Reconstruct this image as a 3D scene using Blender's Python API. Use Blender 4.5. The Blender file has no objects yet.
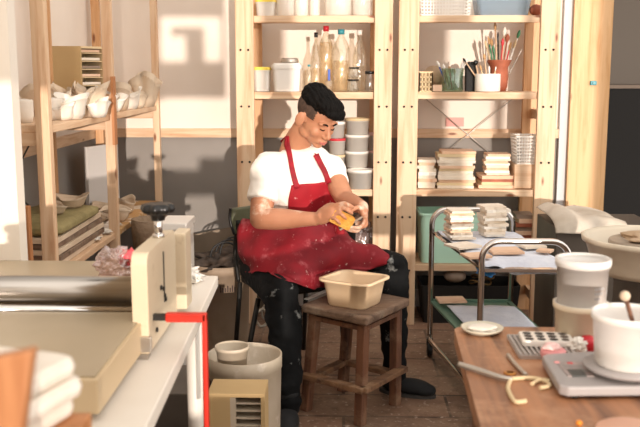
import bpy, bmesh, math, random
from mathutils import Vector, Matrix, noise
C = bpy.context.scene.collection
R = random.Random(7)
PI = math.pi
# ------------------------------------------------------------------ camera model (used only to turn measured pixels into places)
F = 889.0; CH = 1.36; PITCH = math.radians(9.2); YAW = math.radians(1.6)
def at(x, y, Y=None, Z=None, X=None):
    a = (x-320)/F; b = (213.5-y)/F
    dx, dy, dz = a, math.cos(PITCH)+b*math.sin(PITCH), -math.sin(PITCH)+b*math.cos(PITCH)
    c, s = math.cos(YAW), math.sin(YAW)
    r = (dx*c-dy*s, dx*s+dy*c, dz)
    t = Y/r[1] if Y is not None else ((Z-CH)/r[2] if Z is not None else X/r[0])
    return Vector((r[0]*t, r[1]*t, CH+r[2]*t))

# ------------------------------------------------------------------ materials
def lin(h):
    if isinstance(h, str):
        h = h.lstrip('#'); v = [int(h[i:i+2], 16)/255 for i in (0, 2, 4)]
    else: v = h
    return tuple(((c+.055)/1.055)**2.4 if c > .04045 else c/12.92 for c in v)+(1,)
class NT:
    def __init__(s, name):
        s.m = bpy.data.materials.new(name); s.m.use_nodes = True
        s.t = s.m.node_tree; s.t.nodes.clear()
        s.out = s.n('ShaderNodeOutputMaterial')
    def n(s, typ, **kw):
        nd = s.t.nodes.new(typ)
        for k, v in kw.items():
            if k in nd.inputs: nd.inputs[k].default_value = v
            else: setattr(nd, k, v)
        return nd
    def l(s, a, b): s.t.links.new(a, b)
def ramp(t, src, stops):
    r = t.n('ShaderNodeValToRGB'); e = r.color_ramp.elements
    while len(e) < len(stops): e.new(.5)
    for i, (p, c) in enumerate(stops): e[i].position = p; e[i].color = c
    t.l(src, r.inputs[0]); return r.outputs[0]
def mixc(t, fac, a, b, mode='MIX'):
    m = t.n('ShaderNodeMix', data_type='RGBA', blend_type=mode)
    for sock, v in ((m.inputs[0], fac), (m.inputs[6], a), (m.inputs[7], b)):
        if hasattr(v, 'links'): t.l(v, sock)
        else: sock.default_value = v
    return m.outputs[2]
def coords(t, sc=(1, 1, 1)):
    tc = t.n('ShaderNodeTexCoord'); mp = t.n('ShaderNodeMapping'); mp.inputs['Scale'].default_value = sc
    t.l(tc.outputs['Object'], mp.inputs[0]); return mp.outputs[0]
def mat(name, col, rough=.6, col2=None, scale=6, bump=0, bscale=60, metal=0, trans=0, spots=None, sc=(1, 1, 1), sheen=0, thr=(.35, .65), ior=1.45, sss=0, spec=.5):
    t = NT(name); b = t.n('ShaderNodeBsdfPrincipled'); t.l(b.outputs[0], t.out.inputs[0])
    b.inputs['Roughness'].default_value = rough; b.inputs['Metallic'].default_value = metal
    b.inputs['Transmission Weight'].default_value = trans; b.inputs['IOR'].default_value = ior
    b.inputs['Specular IOR Level'].default_value = spec
    if sheen: b.inputs['Sheen Weight'].default_value = sheen
    if sss:
        b.inputs['Subsurface Weight'].default_value = sss; b.inputs['Subsurface Scale'].default_value = .02
        if sss > .3: b.inputs['Subsurface Radius'].default_value = (1, 1, 1)
    c = lin(col); co = coords(t, sc)
    cur = None
    if col2:
        n = t.n('ShaderNodeTexNoise', Scale=scale, Detail=4.0); t.l(co, n.inputs['Vector'])
        cur = ramp(t, n.outputs[0], [(thr[0], c), (thr[1], lin(col2))])
    if spots:
        for (sc_, ss, lo, hi) in spots:
            n = t.n('ShaderNodeTexNoise', Scale=ss, Detail=5.0, Roughness=.65); t.l(co, n.inputs['Vector'])
            f = ramp(t, n.outputs[0], [(lo, (0, 0, 0, 1)), (hi, (1, 1, 1, 1))])
            cur = mixc(t, f, cur if cur else c, lin(sc_))
    if cur: t.l(cur, b.inputs['Base Color'])
    else: b.inputs['Base Color'].default_value = c
    if bump:
        n = t.n('ShaderNodeTexNoise', Scale=bscale, Detail=3.0); t.l(co, n.inputs['Vector'])
        bp = t.n('ShaderNodeBump', Strength=bump, Distance=.01); t.l(n.outputs[0], bp.inputs['Height']); t.l(bp.outputs[0], b.inputs['Normal'])
    return t.m
def wood(name, base, dark, axis='Z', rough=.55, knots=True, grain=1.0, worn=None):
    t = NT(name); b = t.n('ShaderNodeBsdfPrincipled', Roughness=rough); t.l(b.outputs[0], t.out.inputs[0])
    k = {'X': (1.2, 18, 18), 'Y': (18, 1.2, 18), 'Z': (18, 18, 1.2)}[axis]
    co = coords(t, k)
    n = t.n('ShaderNodeTexNoise', Scale=1.6*grain, Detail=6.0, Roughness=.6, Distortion=.6); t.l(co, n.inputs['Vector'])
    cur = ramp(t, n.outputs[0], [(.32, lin(dark)), (.55, lin(base)), (.8, lin(base))])
    if knots:
        k2 = {'X': (2.2, 7, 7), 'Y': (7, 2.2, 7), 'Z': (7, 7, 2.2)}[axis]
        v = t.n('ShaderNodeTexVoronoi', Scale=1.5); t.l(coords(t, k2), v.inputs['Vector'])
        f = ramp(t, v.outputs['Distance'], [(.05, (1, 1, 1, 1)), (.11, (0, 0, 0, 1))])
        cur = mixc(t, f, cur, lin('#7a4524'))
    if worn:
        n3 = t.n('ShaderNodeTexNoise', Scale=9.0, Detail=6.0, Roughness=.7); t.l(coords(t), n3.inputs['Vector'])
        f = ramp(t, n3.outputs[0], [(.5, (0, 0, 0, 1)), (.72, (1, 1, 1, 1))])
        cur = mixc(t, f, cur, lin(worn))
    t.l(cur, b.inputs['Base Color'])
    bp = t.n('ShaderNodeBump', Strength=.15, Distance=.004); t.l(n.outputs[0], bp.inputs['Height']); t.l(bp.outputs[0], b.inputs['Normal'])
    return t.m
def clear(name, tint, gloss=.14, rough=.08, body=0.0, bodycol='#ffffff'):
    """thin clear plastic or glass: tinted see-through sheet with a glossy skin and some milkiness"""
    t = NT(name)
    tr = t.n('ShaderNodeBsdfTransparent'); tr.inputs[0].default_value = lin(tint)
    gl = t.n('ShaderNodeBsdfGlossy', Roughness=rough)
    df = t.n('ShaderNodeBsdfDiffuse'); df.inputs[0].default_value = lin(bodycol)
    tl = t.n('ShaderNodeBsdfTranslucent'); tl.inputs[0].default_value = lin(bodycol)
    m0 = t.n('ShaderNodeMixShader'); m0.inputs[0].default_value = .3; t.l(df.outputs[0], m0.inputs[1]); t.l(tl.outputs[0], m0.inputs[2])
    m1 = t.n('ShaderNodeMixShader'); m1.inputs[0].default_value = body
    t.l(tr.outputs[0], m1.inputs[1]); t.l(m0.outputs[0], m1.inputs[2])
    lw = t.n('ShaderNodeLayerWeight', Blend=.35)
    mm = t.n('ShaderNodeMath', operation='MULTIPLY_ADD'); t.l(lw.outputs['Facing'], mm.inputs[0]); mm.inputs[1].default_value = .35; mm.inputs[2].default_value = gloss*.4
    m2 = t.n('ShaderNodeMixShader'); t.l(mm.outputs[0], m2.inputs[0]); t.l(m1.outputs[0], m2.inputs[1]); t.l(gl.outputs[0], m2.inputs[2])
    t.l(m2.outputs[0], t.out.inputs[0]); return t.m
M = {}
PINE, PINED = '#d8b998', '#c19570'
for ax in 'XYZ': M['pine'+ax] = wood('pine_'+ax, PINE, PINED, ax)
M['pineback'] = wood('pine_back', '#cfa277', '#b37f4c', 'Z')
M['orangewood'] = wood('orange_wood', '#b97f52', '#995f35', 'Z', knots=False)
M['doorwood'] = wood('door_wood', '#d9b081', '#c0905a', 'Z')
M['oldwood'] = wood('old_wood', '#7c6350', '#4c382a', 'X', rough=.7, knots=False, worn='#94826f')
M['stoolwood'] = wood('stool_leg_wood', '#6d452d', '#41271a', 'Z', rough=.65, knots=False, worn='#83644c')
M['stoolbrace'] = wood('stool_brace_wood', '#7d5a3e', '#4b3122', 'X', rough=.7, knots=False, worn='#9c8063')
M['tabletop'] = wood('work_table_wood', '#a87450', '#5e3e2d', 'Y', rough=.45, knots=False, grain=.55, worn='#bf9270')
M['white'] = mat('white_plastic', '#ece7df', .4)
M['whitep'] = mat('white_paint', '#e4ddd2', .5, col2='#dcd3c6', scale=3)
M['bedtop'] = mat('bed_top', '#ad9d84', .35, col2='#a39379', scale=4)
M['cream'] = mat('cream_enamel', '#d5c5aa', .38, col2='#cdbb9f', scale=4, spots=[('#b7a184', 14, .62, .75)])
M['creamside'] = mat('cream_side', '#c2ab88', .45)
M['steel'] = mat('brushed_steel', '#b9b2aa', .28, col2='#a39b92', scale=3, metal=1, sc=(.5, 20, 20))
M['chrome'] = mat('chrome', '#d0cbc6', .14, metal=1)
M['black'] = mat('black_plastic', '#161514', .32)
M['blackm'] = mat('black_matte', '#1a1816', .7)
M['darkmetal'] = mat('dark_metal', '#2d2b28', .45, metal=.6)
M['red'] = mat('red_enamel', '#cf2f1d', .35, col2='#bd2a1a', scale=12)
M['plaster'] = mat('plaster', '#d9c5ac', .85, col2='#c7b096', scale=9, bump=.25, bscale=40)
M['plaster2'] = mat('plaster_white', '#eae2d6', .85, col2='#dcd1c2', scale=9, bump=.15, bscale=50)
M['bisque'] = mat('pink_bisque', '#e3c3a8', .8, col2='#d6b092', scale=5, bump=.1)
M['bisque2'] = mat('pale_bisque', '#eadfd0', .8, col2='#dccdb9', scale=5, bump=.1)
M['terracotta'] = mat('terracotta', '#a85f43', .6, col2='#8c4a33', scale=14)
M['card'] = mat('kraft_card', '#c2a678', .8, col2='#b8996a', scale=3)
M['cardlight'] = mat('pale_card', '#d6bf97', .8)
M['olive'] = mat('olive_cloth', '#978a5e', .85, col2='#82764e', scale=12, bump=.3, bscale=80)
M['skin'] = mat('skin', '#bd8767', .55, col2='#b27a5b', scale=10, sss=.08)
M['skindust'] = mat('dusty_skin', '#b98365', .6, col2='#ae7759', scale=10, spots=[('#e0cdb9', 9, .55, .70)], sss=.05)
M['hair'] = mat('black_hair', '#090706', .75, col2='#0f0c0a', scale=30, bump=.5, bscale=140, sc=(1, .35, 1), spec=.15)
M['fade'] = mat('shaved_hair', '#3d2e26', .8, col2='#523d30', scale=90)
M['tshirt'] = mat('white_cotton', '#efe8de', .85, sheen=.2, bump=.15, bscale=25)
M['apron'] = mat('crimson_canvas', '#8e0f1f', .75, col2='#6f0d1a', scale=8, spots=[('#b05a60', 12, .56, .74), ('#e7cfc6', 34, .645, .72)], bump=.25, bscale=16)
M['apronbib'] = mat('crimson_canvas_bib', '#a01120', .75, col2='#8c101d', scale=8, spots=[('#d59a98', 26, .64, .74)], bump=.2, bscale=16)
M['strap'] = mat('crimson_strap', '#9c1122', .7, col2='#7c0f1c', scale=30)
M['trousers'] = mat('black_trousers', '#131415', .85, col2='#0d0e0f', scale=8, spots=[('#9a9c99', 13, .60, .72)], bump=.5, bscale=14, spec=.2)
M['shoe'] = mat('dark_shoe', '#121213', .8, col2='#18181a', scale=20)
M['sole'] = mat('shoe_sole', '#3a3734', .7)
M['sponge'] = mat('yellow_sponge', '#dfa550', .9, col2='#cc8c38', scale=30, bump=.8, bscale=120)
M['clay'] = mat('grey_clay', '#8c7a6a', .6)
M['peach'] = mat('peach_plastic', '#e6cba8', .45, col2='#e0c29c', scale=5)
M['chairgreen'] = mat('green_vinyl', '#666850', .5, col2='#595b45', scale=8)
M['mint'] = mat('mint_plastic', '#bfe8d3', .45)
M['cloth'] = mat('pale_blue_cloth', '#dce1ec', .85, col2='#cfd5e3', scale=12, bump=.5, bscale=60)
M['bluebag'] = mat('blue_plastic', '#2f7fc4', .4)
M['greentray'] = mat('green_tray', '#5c7c6a', .5)
M['tub'] = clear('milky_tub', '#fbf8f4', .15, .15, body=.72, bodycol='#fdf9f2')
M['tubmilk'] = mat('milky_bucket', '#f2ede6', .3, col2='#ebe4da', scale=4, sss=.6)
M['tubcream'] = mat('creamy_bucket', '#e8d8bd', .35, trans=.1)
M['tubold'] = mat('dusty_bin', '#c9bba7', .5, col2='#b8a992', scale=7, spots=[('#d6cabb', 14, .55, .7)])
M['buckdirty'] = mat('dusty_bucket', '#a08c78', .7, col2='#8d7963', scale=6)
M['glass'] = clear('clear_glass', '#f4f4ee', .3, .03, body=.05)
M['greenglass'] = clear('green_glass', '#d6ebdc', .4, .04, body=.12, bodycol='#a8cdb6')
M['bottlepl'] = clear('clear_bottle', '#fdfaf2', .25, .06, body=.10, bodycol='#faf2e2')
M['oil'] = clear('amber_liquid', '#fdf3df', .05, .1, body=.25, bodycol='#fae6c0')
M['bluebox'] = clear('blue_tinted_box', '#cfdde6', .2, .1, body=.4, bodycol='#bccbd6')
M['pbag'] = clear('crinkled_bag', '#f4e6e2', .4, .12, body=.3, bodycol='#e9cfc8')
M['whitepot'] = mat('glazed_white_pot', '#e9e3da', .25)
M['yellow'] = mat('yellow_lid', '#e9cf55', .5)
M['redpl'] = mat('red_plastic', '#c12a35', .4)
M['tealpl'] = mat('teal_plastic', '#3a8f9a', .4)
M['bluepl'] = mat('blue_label', '#2e56b0', .4)
M['pink'] = mat('pink_plastic', '#e79c9c', .45)
M['pinklid'] = mat('pink_powder', '#f1c9c4', .6)
M['tin'] = mat('tin', '#bdb6ac', .35, metal=.8)
M['green'] = mat('green_paint', '#3d7a55', .5)
M['orangepl'] = mat('orange_bit', '#e08a2c', .5)
M['greyscale'] = mat('grey_scale_plastic', '#a29c9a', .45)
M['greydark'] = mat('scale_dark', '#4a4b48', .4)
M['panelgrey'] = mat('scale_panel', '#8f8b86', .5, col2='#b9a19c', scale=40)
M['tray'] = mat('grey_ridged_tray', '#b3a9a2', .5)
M['bristle'] = mat('bristle', '#b58e62', .8)
M['paper'] = mat('paper', '#ebe4d8', .8)
M['redpaper'] = mat('pink_paper', '#dba29a', .8)
M['towel'] = mat('white_towel', '#ece6dc', .95, bump=.6, bscale=90, sheen=.4)
M['cable'] = mat('black_cable', '#1b1a19', .5)
M['tarp'] = mat('pale_cover', '#cdc3b5', .7, col2='#b4a898', scale=6, bump=.4, bscale=20)
M['darkbox'] = mat('dark_grey_box', '#5b5249', .6, col2='#4b433b', scale=4)
M['wheelcream'] = mat('wheel_basin', '#ddd2bf', .4, col2='#d3c6b1', scale=5)
M['wheelhead'] = mat('wheel_head', '#a99b8a', .45, col2='#8f8070', scale=10)
M['clayh'] = mat('dry_clay', '#b59a7c', .8, col2='#c9b298', scale=8, bump=.4)
M['wicker'] = mat('woven_pot', '#9b8570', .8, col2='#857058', scale=18, bump=.6, bscale=50)
M['greypanel'] = mat('pale_grey_panel', '#c9c4bf', .5)
M['blackcrate'] = mat('black_crate', '#191715', .6)
M['printdark'] = mat('dark_print', '#41302a', .7)
M['printred'] = mat('red_print', '#6f302a', .7)
M['greyprint'] = mat('grey_print', '#a9a7a6', .6)
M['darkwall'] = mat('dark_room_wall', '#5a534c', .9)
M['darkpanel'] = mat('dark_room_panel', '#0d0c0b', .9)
# walls: white paint above the rail, grey paint below it
def wallmat():
    t = NT('painted_wall'); b = t.n('ShaderNodeBsdfPrincipled', Roughness=.8); t.l(b.outputs[0], t.out.inputs[0])
    tc = t.n('ShaderNodeNewGeometry'); sp = t.n('ShaderNodeSeparateXYZ'); t.l(tc.outputs['Position'], sp.inputs[0])
    gt = t.n('ShaderNodeMath', operation='GREATER_THAN'); t.l(sp.outputs[2], gt.inputs[0]); gt.inputs[1].default_value = 1.0
    n = t.n('ShaderNodeTexNoise', Scale=2.5, Detail=5.0); t.l(coords(t), n.inputs['Vector'])
    up = ramp(t, n.outputs[0], [(.35, lin('#dfd3c6')), (.65, lin('#e6dbcf'))])
    lo = ramp(t, n.outputs[0], [(.35, lin('#857f78')), (.65, lin('#8d8781'))])
    t.l(mixc(t, gt.outputs[0], lo, up), b.inputs['Base Color']); return t.m
M['wall'] = wallmat()
def floormat():
    t = NT('worn_floor_boards'); b = t.n('ShaderNodeBsdfPrincipled', Roughness=.62); t.l(b.outputs[0], t.out.inputs[0])
    co = coords(t)
    br = t.n('ShaderNodeTexBrick', Scale=1.0); t.l(co, br.inputs['Vector'])
    br.inputs['Mortar Size'].default_value = .006; br.inputs['Brick Width'].default_value = .85; br.inputs['Row Height'].default_value = .24
    br.inputs['Color1'].default_value = lin('#82624d'); br.inputs['Color2'].default_value = lin('#654b3b'); br.inputs['Mortar'].default_value = lin('#33261f')
    n = t.n('ShaderNodeTexNoise', Scale=3.0, Detail=8.0, Roughness=.7); t.l(co, n.inputs['Vector'])
    f = ramp(t, n.outputs[0], [(.42, (0, 0, 0, 1)), (.68, (1, 1, 1, 1))])
    c = mixc(t, f, br.outputs['Color'], lin('#92786280'[:7]))
    n2 = t.n('ShaderNodeTexNoise', Scale=14.0, Detail=6.0, Roughness=.75); t.l(co, n2.inputs['Vector'])
    f2 = ramp(t, n2.outputs[0], [(.5, (0, 0, 0, 1)), (.75, (1, 1, 1, 1))])
    c = mixc(t, f2, c, lin('#55402f'))
    n4 = t.n('ShaderNodeTexNoise', Scale=40.0, Detail=4.0); t.l(co, n4.inputs['Vector'])
    f4 = ramp(t, n4.outputs[0], [(.6, (0, 0, 0, 1)), (.75, (1, 1, 1, 1))])
    c = mixc(t, f4, c, lin('#b7a494'))
    t.l(c, b.inputs['Base Color'])
    bp = t.n('ShaderNodeBump', Strength=.3, Distance=.006); t.l(n2.outputs[0], bp.inputs['Height']); t.l(bp.outputs[0], b.inputs['Normal'])
    return t.m
M['floor'] = floormat()

# ------------------------------------------------------------------ mesh helpers (all add to a bmesh)
def nb(): return bmesh.new()
def box(bm, c, s, rot=None, mi=0, bev=0, taper=None):
    r = bmesh.ops.create_cube(bm, size=1); vs = r['verts']
    for v in vs:
        v.co = Vector((v.co.x*s[0], v.co.y*s[1], v.co.z*s[2]))
        if taper and v.co.z > 0: v.co.x *= taper; v.co.y *= taper
    fs = list({f for v in vs for f in v.link_faces})
    if bev:
        es = list({e for v in vs for e in v.link_edges})
        rr = bmesh.ops.bevel(bm, geom=es, offset=bev, segments=2, affect='EDGES', profile=.6)
        fs = [f for f in rr['faces']] + [f for f in fs if f.is_valid]
        vs = list({v for f in fs for v in f.verts} | {v for v in rr['verts']})
        # take every vert of the island
        seen = set(vs); st = list(vs)
        while st:
            v = st.pop()
            for e in v.link_edges:
                o = e.other_vert(v)
                if o not in seen: seen.add(o); st.append(o)
        vs = list(seen); fs = list({f for v in vs for f in v.link_faces})
    m = rot.to_4x4() if rot is not None else Matrix.Identity(4)
    for v in vs: v.co = m @ v.co + Vector(c)
    for f in fs: f.material_index = mi
    return vs
def rz(a): return Matrix.Rotation(a, 3, 'Z')
def rx(a): return Matrix.Rotation(a, 3, 'X')
def ry(a): return Matrix.Rotation(a, 3, 'Y')
def span(bm, a, b, w, d, mi=0, bev=0, up=None):
    """bar of section w x d from point a to point b"""
    a = Vector(a); b = Vector(b); z = (b-a).normalized()
    u = Vector(up) if up else (Vector((0, 1, 0)) if abs(z.y) < .9 else Vector((0, 0, 1)))
    x = u.cross(z).normalized(); y = z.cross(x)
    rot = Matrix((x, y, z)).transposed()
    return box(bm, (a+b)/2, (w, d, (b-a).length), rot, mi, bev)
def lathe(bm, prof, c=(0, 0, 0), n=32, mi=0, axis=None, smooth=True, sx=1, sy=1):
    """revolve [(r,z)...]; r=0 points close it"""
    rot = axis if axis is not None else Matrix.Identity(3)
    c = Vector(c); rings = []
    for r, z in prof:
        if r < 1e-6: rings.append([bm.verts.new(rot @ Vector((0, 0, z))+c)])
        else: rings.append([bm.verts.new(rot @ Vector((r*sx*math.cos(2*PI*i/n), r*sy*math.sin(2*PI*i/n), z))+c) for i in range(n)])
    for a, b in zip(rings, rings[1:]):
        for i in range(n):
            j = (i+1) % n
            if len(a) == 1 and len(b) == 1: continue
            if len(a) == 1: f = bm.faces.new((a[0], b[j], b[i]))
            elif len(b) == 1: f = bm.faces.new((a[i], a[j], b[0]))
            else: f = bm.faces.new((a[i], a[j], b[j], b[i]))
            f.smooth = smooth; f.material_index = mi
def catmull(pts, n=6, closed=False):
    P = [Vector(p) for p in pts]
    if len(P) < 3: return P
    out = []; N = len(P); rng = range(N) if closed else range(N-1)
    for i in rng:
        if closed: p0, p1, p2, p3 = P[i-1], P[i], P[(i+1) % N], P[(i+2) % N]
        else: p0, p1, p2, p3 = P[max(i-1, 0)], P[i], P[i+1], P[min(i+2, N-1)]
        for k in range(n):
            t = k/n
            out.append(.5*((2*p1)+(-p0+p2)*t+(2*p0-5*p1+4*p2-p3)*t*t+(-p0+3*p1-3*p2+p3)*t**3))
    if not closed: out.append(P[-1])
    return out
def tube(bm, pts, r, n=10, mi=0, smooth_path=True, closed=False, flat=1.0, sub=6, cap=True):
    """r scalar or list per control point"""
    if isinstance(r, (int, float)): rr = [r]*len(pts)
    else: rr = list(r)
    if smooth_path and len(pts) > 2:
        q = [Vector((*p, 0)) for p in pts]
        P = catmull(pts, sub, closed)
        RR = [v.x for v in catmull([(a, 0, 0) for a in rr], sub, closed)]
    else: P = [Vector(p) for p in pts]; RR = rr
    N = len(P); rings = []; prev = None
    for i, p in enumerate(P):
        d = (P[(i+1) % N]-P[i-1]) if (closed or 0 < i < N-1) else (P[1]-P[0] if i == 0 else P[-1]-P[-2])
        d.normalize()
        if prev is None:
            u = Vector((0, 0, 1)) if abs(d.z) < .9 else Vector((0, 1, 0)); x = u.cross(d).normalized()
        else:
            x = (prev-d*prev.dot(d))
            x = x.normalized() if x.length > 1e-6 else d.orthogonal().normalized()
        prev = x; y = d.cross(x)
        rings.append([bm.verts.new(p+(x*math.cos(2*PI*k/n)+y*math.sin(2*PI*k/n)*flat)*RR[i]) for k in range(n)])
    m = len(rings)
    for i in range(m if closed else m-1):
        a = rings[i]; b = rings[(i+1) % m]
        for k in range(n):
            f = bm.faces.new((a[k], a[(k+1) % n], b[(k+1) % n], b[k])); f.smooth = True; f.material_index = mi
    if cap and not closed:
        for rg, s, p in ((rings[0], -1, P[0]), (rings[-1], 1, P[-1])):
            f = bm.faces.new(rg[::-1] if s < 0 else rg); f.material_index = mi
def ell(bm, c, r, rot=None, sub=3, mi=0, nz=0, nsc=6):
    rs = bmesh.ops.create_icosphere(bm, subdivisions=sub, radius=1)
    m = rot if rot is not None else Matrix.Identity(3); off = Vector((R.random()*50, R.random()*50, R.random()*50))
    for v in rs['verts']:
        p = Vector(v.co)
        if nz: p *= 1+nz*noise.noise(p*nsc*.3+off)*2
        v.co = m @ Vector((p.x*r[0], p.y*r[1], p.z*r[2]))+Vector(c)
        for f in v.link_faces: f.smooth = True; f.material_index = mi
def prism(bm, poly, z0, z1, mi=0, M3=None, off=(0, 0, 0)):
    """extrude 2-D polygon (x,y) from z0 to z1"""
    m = M3 if M3 is not None else Matrix.Identity(3); off = Vector(off)
    a = [bm.verts.new(m @ Vector((x, y, z0))+off) for x, y in poly]; b = [bm.verts.new(m @ Vector((x, y, z1))+off) for x, y in poly]
    fs = [bm.faces.new(a[::-1]), bm.faces.new(b)]
    n = len(poly)
    for i in range(n): fs.append(bm.faces.new((a[i], a[(i+1) % n], b[(i+1) % n], b[i])))
    for f in fs: f.material_index = mi
def rrect(w, d, r, n=5):
    out = []
    for cx, cy, a0 in ((w/2-r, d/2-r, 0), (-w/2+r, d/2-r, 90), (-w/2+r, -d/2+r, 180), (w/2-r, -d/2+r, 270)):
        for k in range(n+1):
            a = math.radians(a0+90*k/n); out.append((cx+r*math.cos(a), cy+r*math.sin(a)))
    return out
def rtub(bm, prof, c=(0, 0, 0), n=6, mi=0):
    """stack of rounded rectangles [(w,d,r,z)...] lofted; closes both ends"""
    rings = [[bm.verts.new(Vector((x, y, z))+Vector(c)) for x, y in rrect(w, d, r, n)] for w, d, r, z in prof]
    for a, b in zip(rings, rings[1:]):
        k = len(a)
        for i in range(k):
            f = bm.faces.new((a[i], a[(i+1) % k], b[(i+1) % k], b[i])); f.material_index = mi; f.smooth = False
    f = bm.faces.new(rings[0][::-1]); f.material_index = mi
    f = bm.faces.new(rings[-1]); f.material_index = mi
def grid(bm, rows, thick=0, nu=5, nv=5, mi=0, wr=0, wsc=8):
    """smooth sheet through a grid of points"""
    R1 = [catmull(r, nu) for r in rows]
    cols = list(zip(*R1)); C1 = [catmull(c, nv) for c in cols]
    G = [[C1[j][i].copy() for j in range(len(C1))] for i in range(len(C1[0]))]
    H, Wd = len(G), len(G[0])
    nrm = [[None]*Wd for _ in range(H)]
    for i in range(H):
        for j in range(Wd):
            du = G[i][min(j+1, Wd-1)]-G[i][max(j-1, 0)]; dv = G[min(i+1, H-1)][j]-G[max(i-1, 0)][j]
            nn = du.cross(dv); nrm[i][j] = nn.normalized() if nn.length > 1e-9 else Vector((0, 0, 1))
    if wr:
        for i in range(H):
            for j in range(Wd): G[i][j] += nrm[i][j]*wr*noise.noise(G[i][j]*wsc)
    top = [[bm.verts.new(p) for p in r] for r in G]
    def q(a, b, c, d):
        f = bm.faces.new((a, b, c, d)); f.smooth = True; f.material_index = mi
    for i in range(H-1):
        for j in range(Wd-1): q(top[i][j], top[i][j+1], top[i+1][j+1], top[i+1][j])
    if thick:
        bot = [[bm.verts.new(G[i][j]+nrm[i][j]*thick) for j in range(Wd)] for i in range(H)]
        for i in range(H-1):
            for j in range(Wd-1): q(bot[i][j], bot[i+1][j], bot[i+1][j+1], bot[i][j+1])
        for i in range(H-1):
            q(top[i][0], top[i+1][0], bot[i+1][0], bot[i][0]); q(top[i][-1], bot[i][-1], bot[i+1][-1], top[i+1][-1])
        for j in range(Wd-1):
            q(top[0][j], bot[0][j], bot[0][j+1], top[0][j+1]); q(top[-1][j], top[-1][j+1], bot[-1][j+1], bot[-1][j])
def bev_all(bm, off, seg=2):
    bmesh.ops.bevel(bm, geom=list(bm.edges), offset=off, segments=seg, affect='EDGES', profile=.6)

# ------------------------------------------------------------------ objects
def obj(name, bm, m, parent=None, world=True):
    me = bpy.data.meshes.new(name)
    if parent is not None and world:
        p = parent; off = Vector((0, 0, 0))
        while p is not None: off += Vector(p.location); p = p.parent
        bmesh.ops.translate(bm, verts=bm.verts, vec=-off)
    bmesh.ops.recalc_face_normals(bm, faces=bm.faces)
    bm.to_mesh(me); bm.free()
    for x in (m if isinstance(m, (list, tuple)) else [m]): me.materials.append(M[x] if isinstance(x, str) else x)
    o = bpy.data.objects.new(name, me); C.objects.link(o)
    if parent is not None: o.parent = parent
    return o
def tag(o, label, cat, group=None, kind=None):
    o['label'] = label; o['category'] = cat
    if group: o['group'] = group
    if kind: o['kind'] = kind
    return o
def thing(name, label, cat, loc=(0, 0, 0), rot=0, group=None):
    o = bpy.data.objects.new(name, None); C.objects.link(o); o.location = loc; o.rotation_euler = (0, 0, rot); o.empty_display_size = .05
    return tag(o, label, cat, group)
def single(name, label, cat, bm, m, group=None, base=None):
    """a thing that is one mesh; base = its foot point in world space"""
    if base is not None: bmesh.ops.translate(bm, verts=bm.verts, vec=-Vector(base))
    o = obj(name, bm, m)
    if base is not None: o.location = base
    return tag(o, label, cat, group)
def struct(name, bm, m):
    o = obj(name, bm, m); o['kind'] = 'structure'; return o
def dup(root, loc, rot=0, label=None, group=None, scale=None):
    r = root.copy(); C.objects.link(r); r.location = loc; r.rotation_euler = (0, 0, rot)
    if label: r['label'] = label
    if group: r['group'] = group
    if scale: r.scale = scale
    for ch in list(root.children):
        c = ch.copy(); C.objects.link(c); c.parent = r
        for g in ch.children:
            d = g.copy(); C.objects.link(d); d.parent = c
    return r
def fuse(name, bm, m, parent, vox=.006, sm=4, extra=None, shrink=None):
    """overlapping volumes in bm -> one continuous smooth surface"""
    me = bpy.data.meshes.new('tmp'); bmesh.ops.recalc_face_normals(bm, faces=bm.faces); bm.to_mesh(me); bm.free()
    o = bpy.data.objects.new('tmp', me); C.objects.link(o)
    rm = o.modifiers.new('r', 'REMESH'); rm.mode = 'VOXEL'; rm.voxel_size = vox; rm.use_smooth_shade = True
    s = o.modifiers.new('s', 'SMOOTH'); s.iterations = sm; s.factor = .5
    dg = bpy.context.evaluated_depsgraph_get(); dg.update()
    me2 = bpy.data.meshes.new_from_object(o.evaluated_get(dg)); bpy.data.objects.remove(o)
    b2 = bmesh.new(); b2.from_mesh(me2)
    if extra: extra(b2)
    for f in b2.faces: f.smooth = True
    return obj(name, b2, m, parent)

# ================================================================== THE ROOM
YB = 5.05; XL = -1.42
bm = nb(); box(bm, (0, 2.6, -.05), (9, 12, .1)); struct('floor', bm, 'floor')
bm = nb(); box(bm, ((XL-.1+1.455)/2, YB+.05, 1.35), (1.455-XL+.1, .1, 2.9)); struct('wall_back', bm, 'wall')
bm = nb(); box(bm, (XL-.05, 2.4, 1.35), (.1, 5.4, 2.9)); struct('wall_left', bm, 'wall')
# pier beside the shelf on the left
p0 = at(0, 50, Y=2.55); p1 = at(22, 272, Y=2.55)
pxr = at(14, 160, Y=2.56).x; bm = nb(); box(bm, (pxr-.22, 2.60, 1.35), (.44, .06, 2.9))
o = struct('wall_pier', bm, mat('pier_paint', '#e6ddd0', .7)); o.rotation_euler = (0, 0, 0)
# rail along the walls
bm = nb(); box(bm, ((XL+1.2)/2, YB-.012, 1.005), (1.2-XL, .024, .05)); struct('trim_1', bm, 'pineX')
bm = nb(); box(bm, (XL+.012, 3.9, 1.005), (.024, 2.26, .05)); struct('trim_2', bm, 'pineY')
bm = nb(); box(bm, ((XL+1.2)/2, YB-.01, .05), (1.2-XL, .02, .1)); struct('baseboard_back', bm, 'greypanel')
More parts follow.
